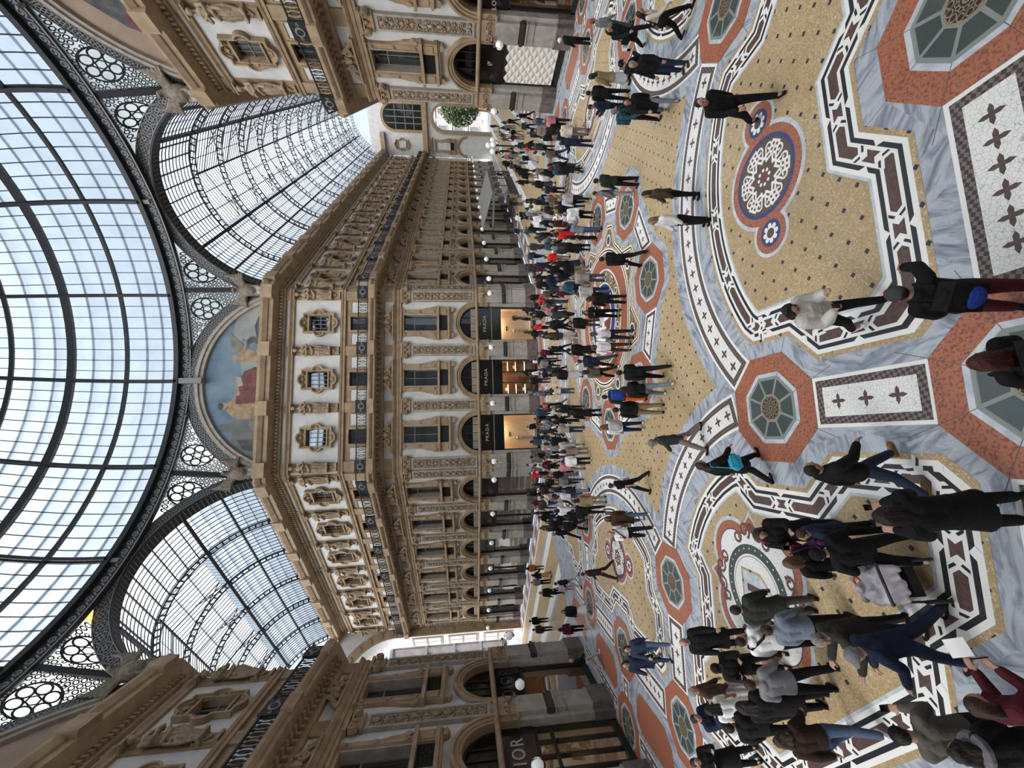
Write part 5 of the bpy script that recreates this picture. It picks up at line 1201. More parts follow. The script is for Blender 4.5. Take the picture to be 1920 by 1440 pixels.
# ------------------------------------------------------------------ people
PAL = dict(black=(.007, .007, .008), navy=(.011, .017, .038), charcoal=(.028, .029, .032), darkgrey=(.05, .05, .05), midgrey=(.17, .175, .19), grey=(.15, .15, .16), lightgrey=(.38, .38, .40), white=(.66, .66, .68), cream=(.55, .48, .39), stonewhite=(.52, .51, .47),
    stone=(.26, .235, .19), khaki=(.21, .165, .085), olive=(.055, .042, .022), darkolive=(.028, .026, .02), parka=(.026, .028, .022), darkgreen=(.018, .026, .022), greyolive=(.09, .085, .068), brown=(.06, .034, .02), darkbrown=(.022, .012, .009), greybrown=(.09, .075, .06), taupe=(.18, .145, .12),
    maroon=(.07, .010, .016), crimson=(.25, .012, .028), red=(.50, .018, .02), rust=(.32, .09, .03), orange=(.6, .11, .02), mustard=(.38, .22, .025), teal=(.02, .07, .10), royal=(.02, .05, .30), denim=(.055, .08, .135), denimdark=(.020, .030, .058), bluegrey=(.15, .18, .23), pink=(.42, .16, .20), purple=(.07, .025, .08), cyan=(.04, .33, .50), sage=(.20, .29, .17), tan=(.26, .13, .04))
HAIRC = dict(dark=(.010, .007, .006), brown=(.032, .016, .009), lightbrown=(.09, .05, .026), blond=(.17, .11, .055), auburn=(.05, .014, .008), grey=(.17, .165, .16), white=(.6, .6, .6), bald=(.2, .1, .07))
def cloth(c):
    n = 'cloth_' + c
    if n not in MATS:
        m, nt, b = new_mat(n); b.inputs['Base Color'].default_value = (*PAL[c], 1); b.inputs['Roughness'].default_value = .85; b.inputs['Specular IOR Level'].default_value = .2
        ns = node(nt, 'ShaderNodeTexNoise'); ns.inputs['Scale'].default_value = 9; ns.inputs['Detail'].default_value = 3; ns.inputs['Distortion'].default_value = 1.2; tc = node(nt, 'ShaderNodeTexCoord'); nt.links.new(tc.outputs['Object'], ns.inputs[0])
        bp = node(nt, 'ShaderNodeBump'); bp.inputs['Strength'].default_value = .55; bp.inputs['Distance'].default_value = .03; nt.links.new(ns.outputs[0], bp.inputs['Height']); nt.links.new(bp.outputs[0], b.inputs['Normal'])
    return n
def hairm(c):
    n = 'hair_' + c
    if n not in MATS:
        m = plain(n, HAIRC[c], .5, spec=.35); nt = m.node_tree; b = nt.nodes['Principled BSDF']; tc = node(nt, 'ShaderNodeTexCoord'); mp = node(nt, 'ShaderNodeMapping'); mp.inputs['Scale'].default_value = (70, 70, 9); nt.links.new(tc.outputs['Object'], mp.inputs[0])
        ns = node(nt, 'ShaderNodeTexNoise'); ns.inputs['Scale'].default_value = 1; ns.inputs['Detail'].default_value = 3; nt.links.new(mp.outputs[0], ns.inputs[0]); h = HAIRC[c]
        nt.links.new(ramp(nt, ns.outputs[0], [(.35, tuple(q * .5 for q in h)), (.65, tuple(q * 1.7 for q in h))]), b.inputs['Base Color']); bp = node(nt, 'ShaderNodeBump'); bp.inputs['Strength'].default_value = .8; bp.inputs['Distance'].default_value = .02; nt.links.new(ns.outputs[0], bp.inputs['Height']); nt.links.new(bp.outputs[0], b.inputs['Normal'])
    return n
plain('skin', (.36, .20, .14), .55); plain('skin_dark', (.08, .042, .028), .55); plain('eye', (.015, .012, .012), .3); plain('lip', (.25, .09, .08), .5)
def caps(mb, p0, p1, r0, r1, m='skin', n=10):
    p0, p1 = Vector(p0), Vector(p1); d = (p1 - p0); d = d.normalized() if d.length > 1e-6 else Vector((0, 0, 1))
    mb.tube([p0 - d * r0 * .95, p0 - d * r0 * .7, p0, p1, p1 + d * r1 * .7, p1 + d * r1 * .95], [r0 * .3, r0 * .72, r0, r1, r1 * .72, r1 * .3], m, n)
def ell(mb, c, rx, ry, rz, m='skin', n=14):
    c = Vector(c); k = n // 2
    vs = [(c.x + rx * max(math.sin(PI * i / k), 1e-3) * math.cos(2 * PI * j / n), c.y + ry * max(math.sin(PI * i / k), 1e-3) * math.sin(2 * PI * j / n), c.z - rz * math.cos(PI * i / k)) for i in range(k + 1) for j in range(n)]
    mb.add(vs, [(i * n + j, i * n + (j + 1) % n, (i + 1) * n + (j + 1) % n, (i + 1) * n + j) for i in range(k) for j in range(n)] + [list(range(n))[::-1], [k * n + j for j in range(n)]], m)
POSES = {  # legs (swing, knee, spread) left then right; arms (forward, out, elbow) left then right; lean; head down
    'stand': ((3, 3, 3), (-2, 2, 3), (6, 9, 18), (8, 9, 22), 2, 8), 'walk': ((24, 6, 2), (-18, 22, 2), (-20, 8, 15), (24, 8, 28), 4, 6), 'phone': ((2, 3, 3), (-2, 3, 3), (22, 6, 95), (26, 6, 100), 3, 30),
    'phonewalk': ((22, 8, 2), (-16, 20, 2), (24, 6, 95), (12, 6, 90), 4, 26), 'hold': ((2, 2, 4), (0, 2, 4), (42, 10, 55), (46, 10, 55), 6, 22), 'reach': ((10, 6, 4), (-10, 8, 4), (5, 8, 20), (62, 22, 8), 8, 18),
    'push': ((22, 6, 3), (-16, 20, 3), (30, 6, 40), (34, 6, 40), 5, 18), 'widestand': ((4, 2, 9), (-4, 4, 9), (14, 16, 40), (10, 14, 35), 3, 14)}
def skeleton(s, pose):
    L, Rr, la, ra, lean, down = POSES[pose]; R_ = math.radians; J = {}
    for sd, (th, kn, spd), nm in ((-1, L, 'l'), (1, Rr, 'r')):
        hip = Vector((sd * .052 * s, 0, .515 * s)); sx = sd * math.sin(R_(spd))
        knee = hip + Vector((sx, math.sin(R_(th)), -math.cos(R_(th)))) * .235 * s
        ank = knee + Vector((sx * .6, math.sin(R_(th - kn)), -math.cos(R_(th - kn)))) * .232 * s
        J['hip' + nm], J['knee' + nm], J['ank' + nm] = hip, knee, ank
    dz = .047 * s - min(J['ankl'].z, J['ankr'].z)
    for q in J.values(): q.z += dz
    ln = math.tan(R_(lean)); zp = .515 * s + dz
    def up(x, z): return Vector((x * s, (z - .53) * s * ln, z * s + dz))
    J.update(pel=up(0, .535), waist=up(0, .61), chest=up(0, .735), neck=up(0, .83), zp=zp)
    hp = up(0, .925) + Vector((0, .012 * s + math.sin(R_(down)) * .035 * s, -.01 * s * math.sin(R_(down)))); J['head'] = hp; J['down'] = R_(down)
    for sd, (f, o, e), nm in ((-1, la, 'l'), (1, ra, 'r')):
        sh = up(sd * .105, .805); d = Vector((sd * math.sin(R_(o)), math.sin(R_(f)) * math.cos(R_(o)), -math.cos(R_(f)) * math.cos(R_(o))))
        el = sh + d * .168 * s; f2 = f + e; inw = -sd * (.25 if e > 60 else 0.02)
        d2 = Vector((inw, math.sin(R_(f2)), -math.cos(R_(f2)))).normalized(); wr = el + d2 * .148 * s
        J['sh' + nm], J['el' + nm], J['wr' + nm], J['hd' + nm] = sh, el, wr, d2
    return J
def person_meshes(s, pose, top, legs, hair, hat, fine, colours):
    J = skeleton(s, pose); q = s / 1.72; out = {}; vx = .0125 if fine else .03; E_ = {}
    # body: one continuous skin surface from head to feet with five-fingered hands
    b = MB(); h = J['head']; D = J['down']
    def hd(x, y, z): y2 = y * math.cos(D) + z * math.sin(D); z2 = z * math.cos(D) - y * math.sin(D); return h + Vector((x, y2, z2)) * q
    ell(b, hd(0, 0, .012), .078 * q, .094 * q, .108 * q); ell(b, hd(0, .022, -.055), .060 * q, .062 * q, .062 * q); caps(b, hd(0, .09, .005), hd(0, .106, -.025), .009 * q, .015 * q, n=6)
    for sd in (-1, 1): ell(b, hd(sd * .080, -.005, -.008), .012 * q, .022 * q, .032 * q, n=8)
    caps(b, J['neck'] - Vector((0, 0, .03 * q)), hd(0, -.012, -.06), .062 * q, .054 * q)
    for sd in (-.06, .06): caps(b, J['chest'] + Vector((sd * q, 0, .04 * q)), J['pel'] + Vector((sd * q, 0, 0)), .098 * q, .098 * q)
    caps(b, J['shl'], J['shr'], .055 * q, .055 * q)
    for nm, sd in (('l', -1), ('r', 1)):
        caps(b, J['sh' + nm], J['el' + nm], .050 * q, .041 * q); caps(b, J['el' + nm], J['wr' + nm], .042 * q, .029 * q)
        caps(b, J['hip' + nm], J['knee' + nm], .080 * q, .054 * q); caps(b, J['knee' + nm], J['ank' + nm], .056 * q, .038 * q); caps(b, J['ank' + nm], J['ank' + nm] + Vector((0, .11 * q, -.035 * q)), .035 * q, .025 * q)
        w, d = J['wr' + nm], J['hd' + nm]; side = d.cross(Vector((0, 0, 1))); side = side.normalized() if side.length > .2 else Vector((0, 1, 0)); nrm = side.cross(d).normalized(); curl = -nrm if nrm.z > 0 else nrm
        caps(b, w + d * .02 * q - side * .02 * q, w + d * .08 * q - side * .022 * q, .022 * q, .020 * q); caps(b, w + d * .02 * q + side * .018 * q, w + d * .08 * q + side * .022 * q, .022 * q, .020 * q)
        if fine:
            for k_, (o, l) in enumerate(((-.034, .062), (-.011, .074), (.012, .070), (.034, .052))):
                r0 = w + d * .095 * q + side * o * q; r1 = r0 + (d * .7 + curl * .35) * l * .6 * q; r2 = r1 + (d * .35 + curl * .75) * l * .55 * q; caps(b, r0, r1, .0125 * q, .0115 * q, n=6); caps(b, r1, r2, .0115 * q, .0105 * q, n=6)
            t0 = w + d * .045 * q - side * .04 * q * sd; caps(b, t0, t0 + (d * .6 - side * sd * .6 + curl * .4) * .06 * q, .0145 * q, .0125 * q, n=6)
    out['body'] = (b, vx, 'skin')
    E_['eye'] = [hd(-.032, .084, .012), hd(.032, .084, .012)]; E_['lip'] = [hd(-.014, .090, -.056), hd(0, .092, -.056), hd(.014, .090, -.056)]
    # top garment
    g = MB(); o = {'tshirt': .010, 'shirt': .014, 'sweater': .020, 'jacket': .026, 'hoodie': .028, 'coat': .030, 'coatshort': .032, 'puffer': .048, 'shawl': .04}[top]; zh = {'tshirt': .52, 'shirt': .52, 'sweater': .53, 'jacket': .50, 'hoodie': .50, 'coat': .30, 'coatshort': .42, 'puffer': .49, 'shawl': .46}[top] * s
    for sd in (-.062, .062): caps(g, J['chest'] + Vector((sd * q, .0, .045 * q)), J['waist'] + Vector((sd * .8 * q, 0, 0)), (.102 + o) * q, (.096 + o) * q, n=14)
    caps(g, J['shl'] * .96 + J['shr'] * .04, J['shr'] * .96 + J['shl'] * .04, (.056 + o) * q, (.056 + o) * q, n=12); caps(g, J['neck'] - Vector((0, .005, .03 * q)), J['neck'] + Vector((0, -.01, .012 * q)), (.068 + o * .6) * q, (.064 + o * .5) * q)
    fl_ = 1.0 if zh > .45 * s else 1.18; P = J['pel']
    def ring(z, rx, ry, y): return [(rx * math.cos(2 * PI * i / 20), y + ry * math.sin(2 * PI * i / 20), z) for i in range(20)]
    zt = J['waist'].z + .03 * q; rr = [ring(zh, (.165 + o) * fl_ * q, (.115 + o) * fl_ * q, P.y - (.01 if pose != 'walk' else 0)), ring((zh + zt) / 2, (.158 + o) * q, (.112 + o) * q, P.y), ring(zt, (.148 + o) * q, (.105 + o) * q, J['waist'].y)]
    g.add([v for r in rr for v in r], [(i * 20 + j, i * 20 + (j + 1) % 20, (i + 1) * 20 + (j + 1) % 20, (i + 1) * 20 + j) for i in range(2) for j in range(20)] + [list(range(20))[::-1], [40 + j for j in range(20)]], 'skin')
    for nm in 'lr':
        e1 = J['sh' + nm].lerp(J['el' + nm], .75) if top == 'tshirt' else J['el' + nm]; caps(g, J['sh' + nm], e1, (.054 + o) * q, (.046 + o) * q, n=12)
        if top != 'tshirt': caps(g, J['el' + nm], J['el' + nm].lerp(J['wr' + nm], .93), (.044 + o) * q, (.034 + o * .8) * q, n=12)
    if top == 'puffer':
        for i in range(5): z = J['waist'].z + (i - .5) * .075 * q; ell(g, (0, J['waist'].y + (z - J['waist'].z) * .05, z), .20 * q, .155 * q, .042 * q, n=18)
    if top == 'hoodie': ell(g, J['neck'] + Vector((0, -.075 * q, .0)), .10 * q, .06 * q, .07 * q)
    if top == 'shawl': ell(g, J['chest'] + Vector((0, 0, -.02)), .26 * q, .19 * q, .28 * q)
    if top in ('jacket', 'coat', 'coatshort', 'shirt'): caps(g, J['neck'] + Vector((-.05 * q, -.03 * q, .02 * q)), J['neck'] + Vector((.05 * q, -.03 * q, .02 * q)), .035 * q, .035 * q, n=8)
    out[{'tshirt': 't_shirt', 'coatshort': 'coat'}.get(top, top)] = (g, .014 if fine else .03, 'top')
    # legs
    g = MB(); wd = {'trousers': .016, 'wide': .045, 'shorts': .03, 'skirt': 0}[legs]
    if legs == 'skirt':
        z0 = .14 * s; rr = [ring(z0, .25 * q, .21 * q, 0), ring(.35 * s, .20 * q, .16 * q, 0), ring(J['waist'].z, .14 * q, .11 * q, J['waist'].y)]
        g.add([v for r in rr for v in r], [(i * 20 + j, i * 20 + (j + 1) % 20, (i + 1) * 20 + (j + 1) % 20, (i + 1) * 20 + j) for i in range(2) for j in range(20)] + [list(range(20))[::-1], [40 + j for j in range(20)]], 'skin')
    else:
        caps(g, J['pel'] + Vector((-.05 * q, 0, .02)), J['pel'] + Vector((.05 * q, 0, .02)), .118 * q, .118 * q, n=14)
        for nm in 'lr':
            caps(g, J['hip' + nm], J['knee' + nm], (.086 + wd) * q, (.058 + wd) * q, n=12)
            if legs != 'shorts': caps(g, J['knee' + nm], J['knee' + nm].lerp(J['ank' + nm], .96), (.058 + wd) * q, (.042 + wd * 1.1) * q, n=12)
    out[legs if legs != 'wide' else 'trousers'] = (g, .015 if fine else .03, 'legs')
    for nm in 'lr':
        g = MB(); a = J['ank' + nm]; z = max(a.z - .047 * s, 0); up_ = .5 * (a.z - .047 * s > .04)
        ell(g, (a.x, a.y - .02 * q, z + .045 * q), .042 * q, .062 * q, .045 * q, 'shoe', 12); ell(g, (a.x, a.y + .09 * q, z + .034 * q - up_ * .03), .044 * q, .105 * q, .034 * q, 'shoe', 12); g.box(a.x - .04 * q, a.x + .04 * q, a.y - .07 * q, a.y + .15 * q, z, z + .022 * q, 'shoe')
        out['shoe' + nm] = (g, .012 if fine else .03, 'shoe')
    # hair and hat
    if hair != 'bald':
        g = MB(); ell(g, hd(0, -.020, .026), .086 * q, .094 * q, .104 * q, 'hair', 16)
        if hair in ('long', 'medium', 'curly'):
            ln_ = {'long': .44, 'medium': .22, 'curly': .10}[hair]
            for sd in (-.05, 0, .05): caps(g, hd(sd, -.055, .0), hd(sd * 1.5, -.075, 0) + Vector((0, -.035, -ln_ * q)), .058 * q, .040 * q, 'hair')
            for sd in (-1, 1): caps(g, hd(sd * .070, -.02, .03), hd(sd * .078, -.02, 0) + Vector((0, 0, -.6 * ln_ * q)), .032 * q, .022 * q, 'hair')
        if hair == 'curly':
            rn = random.Random(2)
            for i in range(26): t, u = rn.uniform(0, 2 * PI), rn.uniform(-.2, 1.3); g.ball(hd(.085 * math.cos(t) * math.cos(u), -.02 + .09 * math.sin(t) * math.cos(u), .03 + .1 * math.sin(u)), .034 * q, 'hair', 8)
        if hair == 'bun': g.ball(hd(0, -.11, .05), .045 * q, 'hair', 10)
        if hair == 'beard': ell(g, hd(0, .045, -.085), .062 * q, .055 * q, .062 * q, 'hair')
        out['hair'] = (g, .014 if fine else .03, 'hair')
    if hat:
        g = MB(); ell(g, hd(0, -.010, .048), .094 * q, .106 * q, .092 * q, 'hat', 16); g2 = [hd(.085 * math.cos(t), .055 + .125 * math.sin(t), .048) for t in [PI * i / 10 for i in range(11)]]; dn = Vector((0, 0, -.014)); n_ = len(g2)
        g.add(g2 + [v + dn for v in g2], [list(range(n_)), list(range(2 * n_ - 1, n_ - 1, -1))] + [(i, (i + 1) % n_, n_ + (i + 1) % n_, n_ + i) for i in range(n_)], 'hat'); out['cap'] = (g, .012, 'hat')
    made = {}
    for nm, (mbb, v, role) in out.items():
        c = colours.get(role, 'skin')
        for i in range(len(mbb.names)): mbb.names[i] = c
        for i in range(len(mbb.names)):
            if mbb.names[i] not in MATS: raise KeyError(c)
        me = remeshed(mbb, nm, v, 3 if nm == 'body' else 2)
        while len(me.materials) > 1: me.materials.pop()
        if nm == 'body':
            me.polygons.foreach_set('material_index', [0] * len(me.polygons))
            if fine:
                me.materials.append(MATS['eye']); me.materials.append(MATS['lip']); mi = [0] * len(me.polygons); hz = J['head'].z - .12
                for p in me.polygons:
                    if p.center.z > hz:
                        if min((p.center - e).length for e in E_['eye']) < .016 * q: mi[p.index] = 1
                        elif min((p.center - e).length for e in E_['lip']) < .014 * q: mi[p.index] = 2
                me.polygons.foreach_set('material_index', mi)
        made[nm] = me
    return made, J
LASTKIDS = []
def place_person(meshes, x, y, ang, label, group=None):
    LASTKIDS.clear()
    r = obj('person', meshes['body'], Matrix.Translation(Vector((x, y, 0.02))) @ Matrix.Rotation(math.radians(ang), 4, 'Z'), label=label, cat='person', group=group)
    for nm, me in meshes.items():
        if nm != 'body': LASTKIDS.append(child('shoe' if nm.startswith('shoe') else nm, me, r))
    return r
def held(name, mb, M, label, cat):
    return obj(name, mb, M, label=label, cat=cat)
def rbox(mb, c, sx, sy, sz, m, bulge=.0):
    ell(mb, c, sx * .56, sy * .62, sz * .56, m, 16); mb.box(c[0] - sx * .46, c[0] + sx * .46, c[1] - sy * .42, c[1] + sy * .42, c[2] - sz * .46, c[2] + sz * .46, m)
PEOPLE = [
    (1.36, -11.45, 1.82, 160, 'black:jacket black:trousers black dark:short - - walk', 'burly man in black jacket and trousers striding past the round snowflake medallion'),
    (1.16, -8.54, 1.66, 70, 'olive:jacket black:trousers black brown:long - - stand', 'woman with long brown hair in olive jacket standing on the white star band'),
    (0.17, -8.88, 1.70, 80, 'white:jacket black:wide black blond:long - - stand', 'woman with long fair hair, white jacket and wide black trousers on the star band'),
    (3.96, -4.90, 1.76, 10, 'darkgreen:jacket black:trousers black dark:short - - stand', 'man in dark green jacket and black trousers on bare ochre floor beside a companion'),
    (3.80, -4.36, 1.64, 60, 'grey:jacket lightgrey:trousers white brown:short - - stand', 'short-haired person in grey jacket beside the man in dark green'),
    (-3.75, -13.08, 1.76, 190, 'stonewhite:puffer black:trousers white dark:curly - - phonewalk', 'young man in pale padded vest and white hoodie, looking at a phone while walking'),
    (-4.11, -14.94, 1.78, -25, 'black:jacket maroon:trousers black dark:short redcap backpack:blue reach', 'man in red-fronted cap with blue and black backpack reaching out one arm'),
    (-4.97, -15.44, 1.68, 5, 'black:jacket black:trousers black auburn:medium - backpack:sage stand', 'auburn-haired person with black and pale green backpack beside the large floor light'),
    (-6.36, -10.15, 1.72, -70, 'black:coat black:trousers black brown:medium - shoulder:cyan walk', 'person in black coat walking with a bright cyan bag past the octagonal floor light'),
    (-5.76, -7.85, 1.74, 80, 'charcoal:hoodie taupe:trousers black grey:short greycap - walk', 'person in charcoal hooded jacket and taupe trousers stepping over the star band'),
    (-7.36, -4.05, 1.66, 60, 'black:tshirt black:trousers black dark:bun - shoulder:white walk', 'bare-armed woman in black top and black trousers walking, white bag at hip'),
    (-8.69, -3.41, 1.70, 190, 'brown:coat denim:trousers white brown:long - - walk', 'woman in brown coat and blue jeans walking beside the man in white shirt'),
    (-9.12, -3.84, 1.78, 195, 'white:tshirt black:trousers white grey:short - strap:black walk', 'man in white t-shirt and black trousers with dark strap across his chest'),
    (-11.71, 0.23, 1.74, 90, 'darkbrown:jacket darkbrown:trousers brown dark:short - - walk', 'person all in dark brown striding across the snowflake medallion near the DIOR side'),
    (-15.20, 5.02, 1.66, 180, 'black:shawl white:skirt grey dark:medium - - stand', 'person in black shawl over a long white skirt near the short arm'),
    (-16.66, 6.25, 1.66, 20, 'maroon:jacket black:trousers white dark:medium - - walk', 'person in maroon jacket and black trousers beside the corner pier'),
    (-12.70, -4.50, 1.67, 185, 'denimdark:jacket denim:trousers white dark:long - - walk', 'long-haired woman in denim jacket and jeans walking with a woman in navy'),
    (-13.25, -4.33, 1.70, 182, 'navy:coat denimdark:trousers black dark:medium - - walk', 'woman in navy coat and dark jeans walking with a woman in denim'),
    (-16.97, 3.32, 1.77, -70, 'black:jacket lightgrey:trousers white bald:short - - walk', 'bald man in black jacket and pale trousers outside the DIOR doorway'),
    (-10.51, -8.86, 1.78, 190, 'black:coat black:trousers black bald:short - - stand', 'bald elderly man in long black coat facing the camera'),
    (-10.45, -10.11, 1.76, 200, 'black:jacket black:trousers black dark:short blackcap - phone', 'bearded man in black cap and jacket looking down at his phone'),
    (-9.52, -11.09, 1.70, 10, 'white:hoodie black:trousers black dark:short - strap:black stand', 'person in white hooded jacket with black strap across the back'),
    (-10.14, -11.35, 1.76, 5, 'midgrey:hoodie black:trousers black brown:short - - widestand', 'brown-haired man in grey hooded top and black trousers seen from behind'),
    (-8.96, -11.09, 1.75, 0, 'parka:coatshort darkgrey:trousers black dark:short - - stand', 'man in dark olive parka and grey trousers standing on the shield emblem'),
    (-7.40, -11.76, 1.68, 175, 'black:coat black:trousers black brown:medium - shoulder:crimson phone', 'woman in black coat with a crimson handbag looking at her phone'),
    (-7.72, -12.43, 1.60, 30, 'black:jacket black:trousers black lightbrown:long - shoulder:purple stand', 'woman with long light brown hair and black jacket holding a purple bag'),
    (-7.37, -13.23, 1.74, 15, 'black:jacket black:trousers white dark:short blackcap - widestand', 'man in black cap and black clothes with pale trainers beside the stroller'),
    (-6.24, -13.26, 1.80, -70, 'black:jacket denimdark:trousers tan dark:short - - walk', 'man in black jacket, dark jeans and tan boots leaning over the banded border'),
    (-7.20, -12.63, 1.50, 90, 'navy:jacket black:trousers teal brown:short - - stand', 'smaller figure in navy jacket and dark trousers with teal shoes'),
    (-6.61, -14.46, 1.90, 15, 'black:coat black:trousers black dark:medium - - phone', 'nearest figure, in a long black coat, holding a phone'),
    (-9.20, -14.15, 1.74, 10, 'greyolive:jacket black:trousers black dark:short blackcap - phone', 'person in black cap and grey olive jacket raising a phone'),
    (-8.99, -14.70, 1.68, 0, 'black:jacket black:trousers black dark:curly - scarf:grey stand', 'person with dark curls and a striped grey scarf close below the camera'),
    (-8.48, -14.93, 1.70, -60, 'maroon:jacket black:trousers black brown:medium - paper:white phone', 'person in maroon jacket holding a white leaflet'),
    (-11.55, -9.04, 1.70, -80, 'brown:jacket lightgrey:trousers white grey:short - - stand', 'grey-haired person in brown shirt by the dark octagonal floor light'),
    (-12.11, -9.06, 1.74, -120, 'navy:jacket black:trousers black dark:short - - phone', 'dark-haired man in navy jacket with white collar near the floor light'),
    (-11.58, -9.60, 1.64, 30, 'white:tshirt white:trousers white dark:medium - - stand', 'person in white top and white trousers among the black coats'),
    (-11.41, -10.44, 1.70, 20, 'black:jacket black:trousers black dark:short - - stand', 'dark-clad person between the man in navy and the brown jacket'),
    (-10.67, -11.06, 1.80, 0, 'black:coat black:trousers black dark:medium - - stand', 'tall person in black coat behind the grey hooded man'),
    (-10.68, -11.93, 1.74, 10, 'darkbrown:jacket denim:trousers white brown:curly - - walk', 'curly-haired person in dark brown jacket and loose blue jeans on the banded border'),
    (-13.14, -8.82, 1.72, -140, 'black:coat black:trousers black dark:short - - phone', 'dark-haired man in black coat at the lowest edge of the crowd'),
    (-8.52, -12.98, 1.74, 90, 'darkolive:jacket charcoal:trousers black grey:beard - - hold', 'grey-bearded man in dark olive jacket holding out both hands'),
    (-8.98, -11.89, 1.72, 0, 'bluegrey:jacket black:trousers black brown:short - - stand', 'brown-haired person in pale blue grey jacket seen from behind'),
    (-8.48, -13.54, 1.76, 80, 'navy:jacket denimdark:trousers black grey:short greycap - push', 'person in grey cap and navy jacket pushing the stroller'),
    (6.34, -8.99, 1.70, 200, 'cream:sweater black:trousers black dark:medium - shoulder:black walk', 'woman in ribbed cream sweater and black trousers near the quilted window'),
    (8.33, -6.70, 1.72, 165, 'black:coat black:trousers black dark:medium - shoulder:black walk', 'woman in long black coat walking beside the cream sweater'),
    (10.17, -5.39, 1.68, -120, 'grey:jacket darkgrey:trousers black lightbrown:short - - stand', 'fair-haired person in grey jacket behind the woman in black'),
    (14.27, -0.90, 1.74, 10, 'black:jacket black:trousers white white:short whitecap - stand', 'person in white cap and black clothes by the pier of the quilted window'),
    (5.20, -8.59, 1.78, 100, 'black:jacket denimdark:trousers brown grey:short - - stand', 'grey-haired man in black jacket and dark jeans on the curved star band'),
    (5.85, -7.83, 1.76, -90, 'black:jacket black:trousers black dark:short blackcap - phone', 'person in black cap looking at a pink phone on the star band'),
    (8.34, -4.91, 1.70, 10, 'khaki:coatshort lightgrey:skirt black dark:medium - - stand', 'person in khaki coat and pale skirt near the quilted window'),
    (4.71, -7.70, 1.72, 140, 'black:coat grey:trousers grey dark:long - - walk', 'woman with long dark hair in long black coat and grey jeans walking'),
    (5.04, -6.91, 1.72, 185, 'teal:jacket black:trousers black grey:short greycap backpack:teal stand', 'man in grey cap with teal jacket and backpack'),
    (7.84, -4.66, 1.76, -20, 'black:jacket black:trousers black dark:short - - stand', 'man in black jacket beside the khaki coat'),
    (7.28, -4.71, 1.72, 40, 'navy:jacket black:trousers black dark:short - - phone', 'man in navy jacket and black trousers behind the man with teal backpack'),
    (0.85, -4.92, 1.78, 0, 'black:jacket black:trousers black dark:short - - walk', 'man in black jacket and trousers stepping past the floor light of the ring'),
    (1.77, -0.80, 1.74, 0, 'stone:puffer denim:trousers white grey:short - - stand', 'person in stone coloured padded coat and jeans on the central medallion'),
    (0.93, -1.30, 1.75, 5, 'lightgrey:hoodie denimdark:trousers white dark:short - - stand', 'person in pale grey hooded top and dark jeans on the central medallion'),
    (-0.01, -2.94, 1.70, 0, 'black:jacket black:trousers black auburn:medium - - stand', 'auburn-haired person all in black on the central medallion'),
    (-0.38, -2.20, 1.67, 175, 'black:jacket black:trousers black brown:medium - - phone', 'brown-haired woman all in black facing the camera on the central medallion'),
    (-0.10, 0.26, 1.64, 10, 'black:puffer brown:trousers white lightbrown:bun - - stand', 'woman in black padded jacket and brown trousers on the central medallion'),
    (-1.61, -3.36, 1.78, 170, 'white:shirt navy:trousers black dark:short - shoulder:taupe hold', 'man in white shirt and navy trousers with taupe bag at the edge of the medallion'),
    (-2.07, -3.05, 1.68, 175, 'white:jacket brown:trousers black dark:medium - shoulder:pink stand', 'woman in white jacket and brown trousers beside the man in white shirt'),
    (-1.39, 0.50, 1.75, 5, 'black:coat black:trousers black dark:short - - stand', 'person in long black coat behind the woman in white jacket'),
    (-2.30, -1.34, 1.80, 5, 'navy:sweater denimdark:trousers black dark:short - - walk', 'man in navy sweater and dark jeans on the red circle of the medallion'),
    (-2.83, -1.50, 1.68, 10, 'greybrown:jacket black:trousers white brown:medium - - walk', 'woman in grey brown jacket walking beside the man in navy sweater'),
    (-3.55, -5.96, 1.80, 0, 'black:jacket black:trousers black dark:short - - walk', 'man in black jacket and black trousers on the ochre floor beside grey jeans'),
    (-4.13, -6.01, 1.74, 0, 'black:jacket bluegrey:trousers white dark:medium - - walk', 'person in black jacket, grey blue jeans and white trainers on the ochre floor'),
    (-4.18, -4.23, 1.70, 10, 'darkgreen:jacket orange:trousers black dark:short - backpack:royal stand', 'person with royal blue backpack and orange trousers'),
    (-4.75, -5.49, 1.78, 0, 'black:sweater khaki:trousers black dark:short - - stand', 'person in black sweater and pleated khaki trousers on the ochre floor'),
    (-4.46, 1.10, 1.70, 20, 'black:coat black:trousers black dark:medium blackcap - stand', 'person in black brimmed hat and black robe'),
    (-5.29, -3.76, 1.70, 5, 'white:jacket navy:trousers white lightbrown:medium - backpack:lightgrey stand', 'person in white jacket with pale backpack and navy trousers'),
    (-6.40, 3.35, 1.66, 0, 'taupe:coatshort taupe:trousers white dark:medium - - stand', 'person in taupe coat and taupe trousers on the star band'),
    (-6.91, 3.12, 1.70, 5, 'white:jacket black:trousers white dark:short - - stand', 'person in white jacket and black trousers beside the taupe coat'),
    (-8.68, 1.12, 1.66, 20, 'khaki:coatshort khaki:trousers black dark:medium - shoulder:rust stand', 'person in khaki coat with a rust coloured bag'),
    (-9.18, 1.39, 1.72, 10, 'black:jacket black:trousers black dark:short - - stand', 'person all in black behind the khaki coat with rust bag'),
    (-10.49, 4.42, 1.74, 40, 'black:jacket black:trousers black dark:short - - walk', 'person in black walking at the edge of the crowd toward the short arm'),
    (-17.17, 19.51, 1.68, 10, 'rust:jacket brown:trousers black dark:medium - - stand', 'person in rust jacket in the mouth of the short arm'),
    (-16.72, 16.10, 1.70, -30, 'black:jacket mustard:skirt black dark:long - - walk', 'woman in black jacket and mustard skirt in the mouth of the short arm'),
    (-14.20, 6.67, 1.72, 90, 'black:jacket lightgrey:trousers black dark:short - - walk', 'person in black jacket and pale grey trousers walking by the corner light'),
